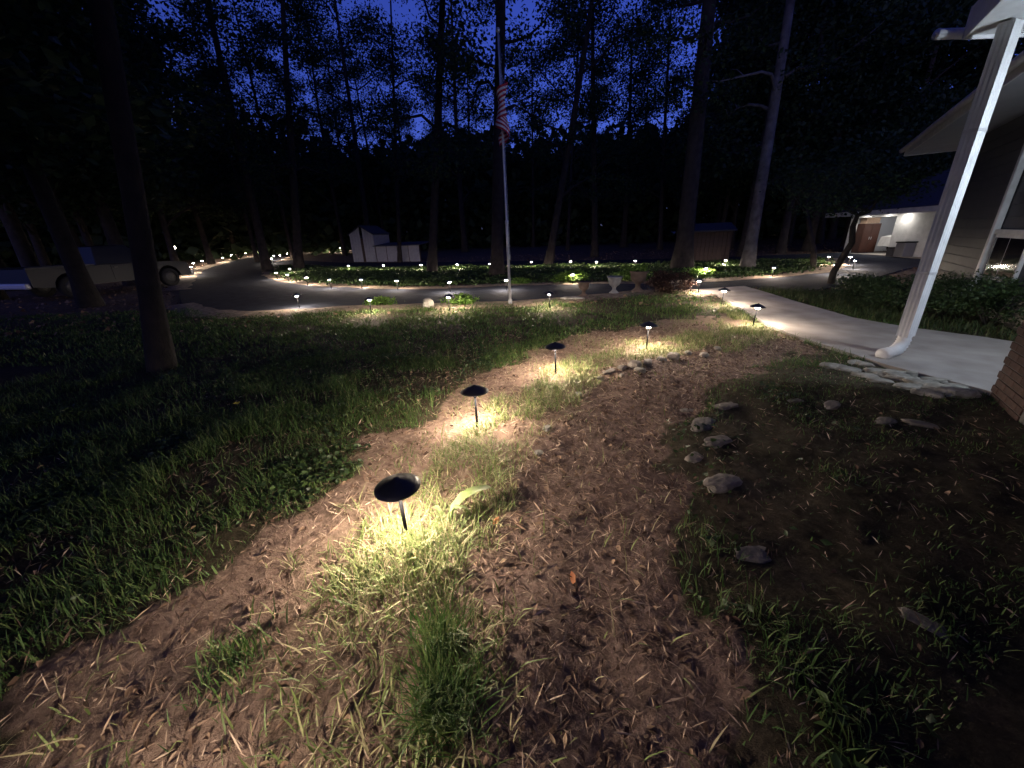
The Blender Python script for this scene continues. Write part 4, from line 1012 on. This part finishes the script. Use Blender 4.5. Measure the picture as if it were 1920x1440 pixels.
# dry straw and leaf litter
def bits(n, dens, box_, seed, ln, wd, name, mat, label, lift_=.006, tiltz=.25, leaf=False):
    x, y, g = scatter(n, *box_, seed, dens); n = len(x)
    z = terr(x, y) + lift_ * g.random(n) + .003; a = g.uniform(0, np.pi, n); L = ln * g.uniform(.35, 1.3, n); w = wd * g.uniform(.5, 1.4, n); tz = g.normal(size=n) * tiltz
    d = np.stack([np.cos(a) * L / 2, np.sin(a) * L / 2, np.abs(tz) * L * .5], 1); q = np.stack([-np.sin(a) * w / 2, np.cos(a) * w / 2, g.normal(size=n) * w * .3], 1); c = np.stack([x, y, z + np.abs(tz) * L * .5], 1)
    bend = np.stack([0 * x, 0 * x, L * .06 * g.random(n)], 1)
    if leaf:                                                    # curled leaf: midrib, two ragged halves
        up = np.stack([0 * x, 0 * x, w * g.uniform(.1, .7, n)], 1); k1 = g.uniform(.4, 1.1, (n, 1)); k2_ = g.uniform(.4, 1.1, (n, 1))
        V = np.stack([c - d, c - d * .45 + q * k1 + up, c + d * .3 + q * 1.1 + up, c + d, c + d * .2 - q * k2_ + up, c - d * .5 - q * .8 + up, c - d * .1 - bend], 1).reshape(-1, 3); b_ = np.arange(n)[:, None] * 7
        F_ = np.concatenate([b_ + [0, 6, 1], b_ + [1, 6, 2], b_ + [2, 6, 3], b_ + [3, 6, 4], b_ + [4, 6, 5], b_ + [5, 6, 0]], 1).reshape(-1, 3)
    else:
        V = np.stack([c - d, c - d * .2 + q + bend, c + d, c + d * .1 - q + bend], 1).reshape(-1, 3); b_ = np.arange(n)[:, None] * 4
        F_ = np.concatenate([b_ + [0, 1, 2], b_ + [0, 2, 3]], 1).reshape(-1, 3)
    return tag(soup(name, V, F_, mat), label, 'litter', kind='stuff')
def d_path(x, y):
    sb, ls, dp = masks(x, y); return np.where(dp, .75, np.where(ls, .5, np.where(sb, .45, np.where((x > 1.2) & (y < 4.6), .07, .2)))) * not_paved(x, y) * in_view(x, y) * (np.hypot(x, y) < 8)
bits(90000, d_path, (-4, 6.5, .5, 8), 121, .05, .005, 'straw_litter', MT['straw'], 'dry straw and needles strewn over the dirt path')
bits(30000, d_path, (-3, 6.5, .5, 7), 127, .085, .006, 'straw_stalks', MT['straw'], 'longer dry stalks lying over the dirt path', .012, .3)
bits(26000, d_path, (-4, 6.5, .5, 8), 123, .04, .017, 'leaf_litter', MT['dead_leaf'], 'crumbled brown leaves scattered over soil and path', .006, .2, True)
def d_far(x, y):
    r = np.hypot(x, y); return (not_paved(x, y) & ~inside(x, y, ISLAND) & (r > 10)) * .5 + inside(x, y, ISLAND) * .35
bits(40000, d_far, (-32, 26, 8, 34), 125, .12, .06, 'wood_litter', MT['dead_leaf'], 'fallen leaves over the ground beyond the driveway', .02, .2)
# single fallen leaves one can pick out
def fallen_leaf(px, py, L, rz, mat, label, seed, group=None):
    r = random.Random(seed); nseg = 7; V = []; Fc = []
    for i in range(nseg + 1):
        f = i / nseg; w = .24 * L * math.sin(math.pi * min(1, f * .97 + .02)) ** .8; xx = (f - .5) * L; cz = .18 * L * (f - .5) ** 2 * 2
        V += [(xx, -w, cz + .12 * L * r.uniform(.6, 1.2) * (w / L)), (xx, 0, cz), (xx, w, cz + .12 * L * (w / L))]
    for i in range(nseg):
        a_ = i * 3; Fc += [(a_, a_ + 1, a_ + 4, a_ + 3), (a_ + 1, a_ + 2, a_ + 5, a_ + 4)]
    Vt = [(x_, y_, z_ - .0015) for x_, y_, z_ in V]; m_ = len(V); Fc = Fc + [tuple(i + m_ for i in f[::-1]) for f in Fc]
    o = raw('fallen_leaf', V + Vt, Fc, mat, None, True); p = at(px, py); o.location = p + Vector((0, 0, .012)); o.rotation_euler = (r.uniform(-.35, .35), r.uniform(-.35, .35), rz)
    return tag(o, label, 'leaf', group)
fallen_leaf(1075, 1088, .075, 1.7, MT['orange_leaf'], 'orange fallen leaf lying alone on the dirt path', 1)
fallen_leaf(930, 980, .085, 1.2, MT['orange_leaf'], 'rust pink fallen leaf under the tip of the broad leaf', 2)
fallen_leaf(776, 1046, .09, .1, MT['orange_leaf'], 'curled orange leaf at the foot of the first path light', 3)
fallen_leaf(802, 1050, .08, -.5, MT['tan_leaf'], 'peach coloured leaf touching the curled orange one', 4)
for i, (px, py, rz) in enumerate([(865, 1112, 1.5), (850, 1058, 1.7), (672, 1168, 1.2), (1045, 838, .6), (1378, 850, .4), (1130, 828, 1.0), (1540, 660, .3), (1010, 745, .5)]):
    fallen_leaf(px, py, .06, rz, MT['tan_leaf'], 'pale tan fallen leaf among grass and straw', 20 + i, 'pale fallen leaves')
# arching broad leaf plant by the first lamp
bp = at(838, 985); plant = empty('broad_leaf_plant', bp); tag(plant, 'plant with two long arching broad leaves beside the first path light', 'plant')
def strap_leaf(pts, w):
    V = []; Fc = []; n_ = len(pts)
    for i, p in enumerate(pts):
        d = (Vector(pts[min(i + 1, n_ - 1)]) - Vector(pts[max(i - 1, 0)])).normalized(); s = d.cross(Vector((0, 0, 1)))
        if s.length < .01: s = Vector((1, 0, 0))
        s.normalize(); f = i / (n_ - 1); ww = w * math.sin(math.pi * (.12 + .86 * f)) ** .8
        V += [Vector(p) + s * ww + Vector((0, 0, ww * .25)), Vector(p), Vector(p) - s * ww + Vector((0, 0, ww * .25))]
    for i in range(n_ - 1):
        a_ = i * 3; Fc += [(a_, a_ + 1, a_ + 4, a_ + 3), (a_ + 1, a_ + 2, a_ + 5, a_ + 4)]
    return raw('leaf', V, Fc, MT['strap_leaf'], plant, True)
e = at(918, 945) - bp
strap_leaf([Vector((0, 0, -.01)), Vector((e.x * .15, e.y * .1, .11)), Vector((e.x * .4, e.y * .3, .175)), Vector((e.x * .7, e.y * .6, .185)), Vector((e.x, e.y, .15)), Vector((e.x * 1.22, e.y * 1.1, .10))], .038)
strap_leaf([Vector((.01, 0, -.01)), Vector((.02, -.01, .1)), Vector((.06, -.01, .15)), Vector((.12, .0, .14)), Vector((.16, .02, .08))], .02)
strap_leaf([Vector((-.01, 0, -.01)), Vector((-.03, .01, .08)), Vector((-.06, .04, .12)), Vector((-.1, .06, .1))], .018)
# small yellow flower in the dark lawn
yp = at(449, 772); yf = empty('yellow_flower', yp); tag(yf, 'small yellow flower standing up in the dark lawn', 'flower')
tube('stem', [(0, 0, -.01), (.004, 0, .05), (0, .003, .09)], [.0035, .003, .002], MT['bright_leaf'], yf, 6)
for i in range(5):
    a_ = i * 1.2566; o = raw('petal', [(0, 0, 0), (.022, -.016, .008), (.045, 0, .004), (.022, .016, .008)], [(0, 1, 2, 3)], MT['yellow'], yf); o.location = (0, .003, .09); o.rotation_euler = (0, -.35, a_)
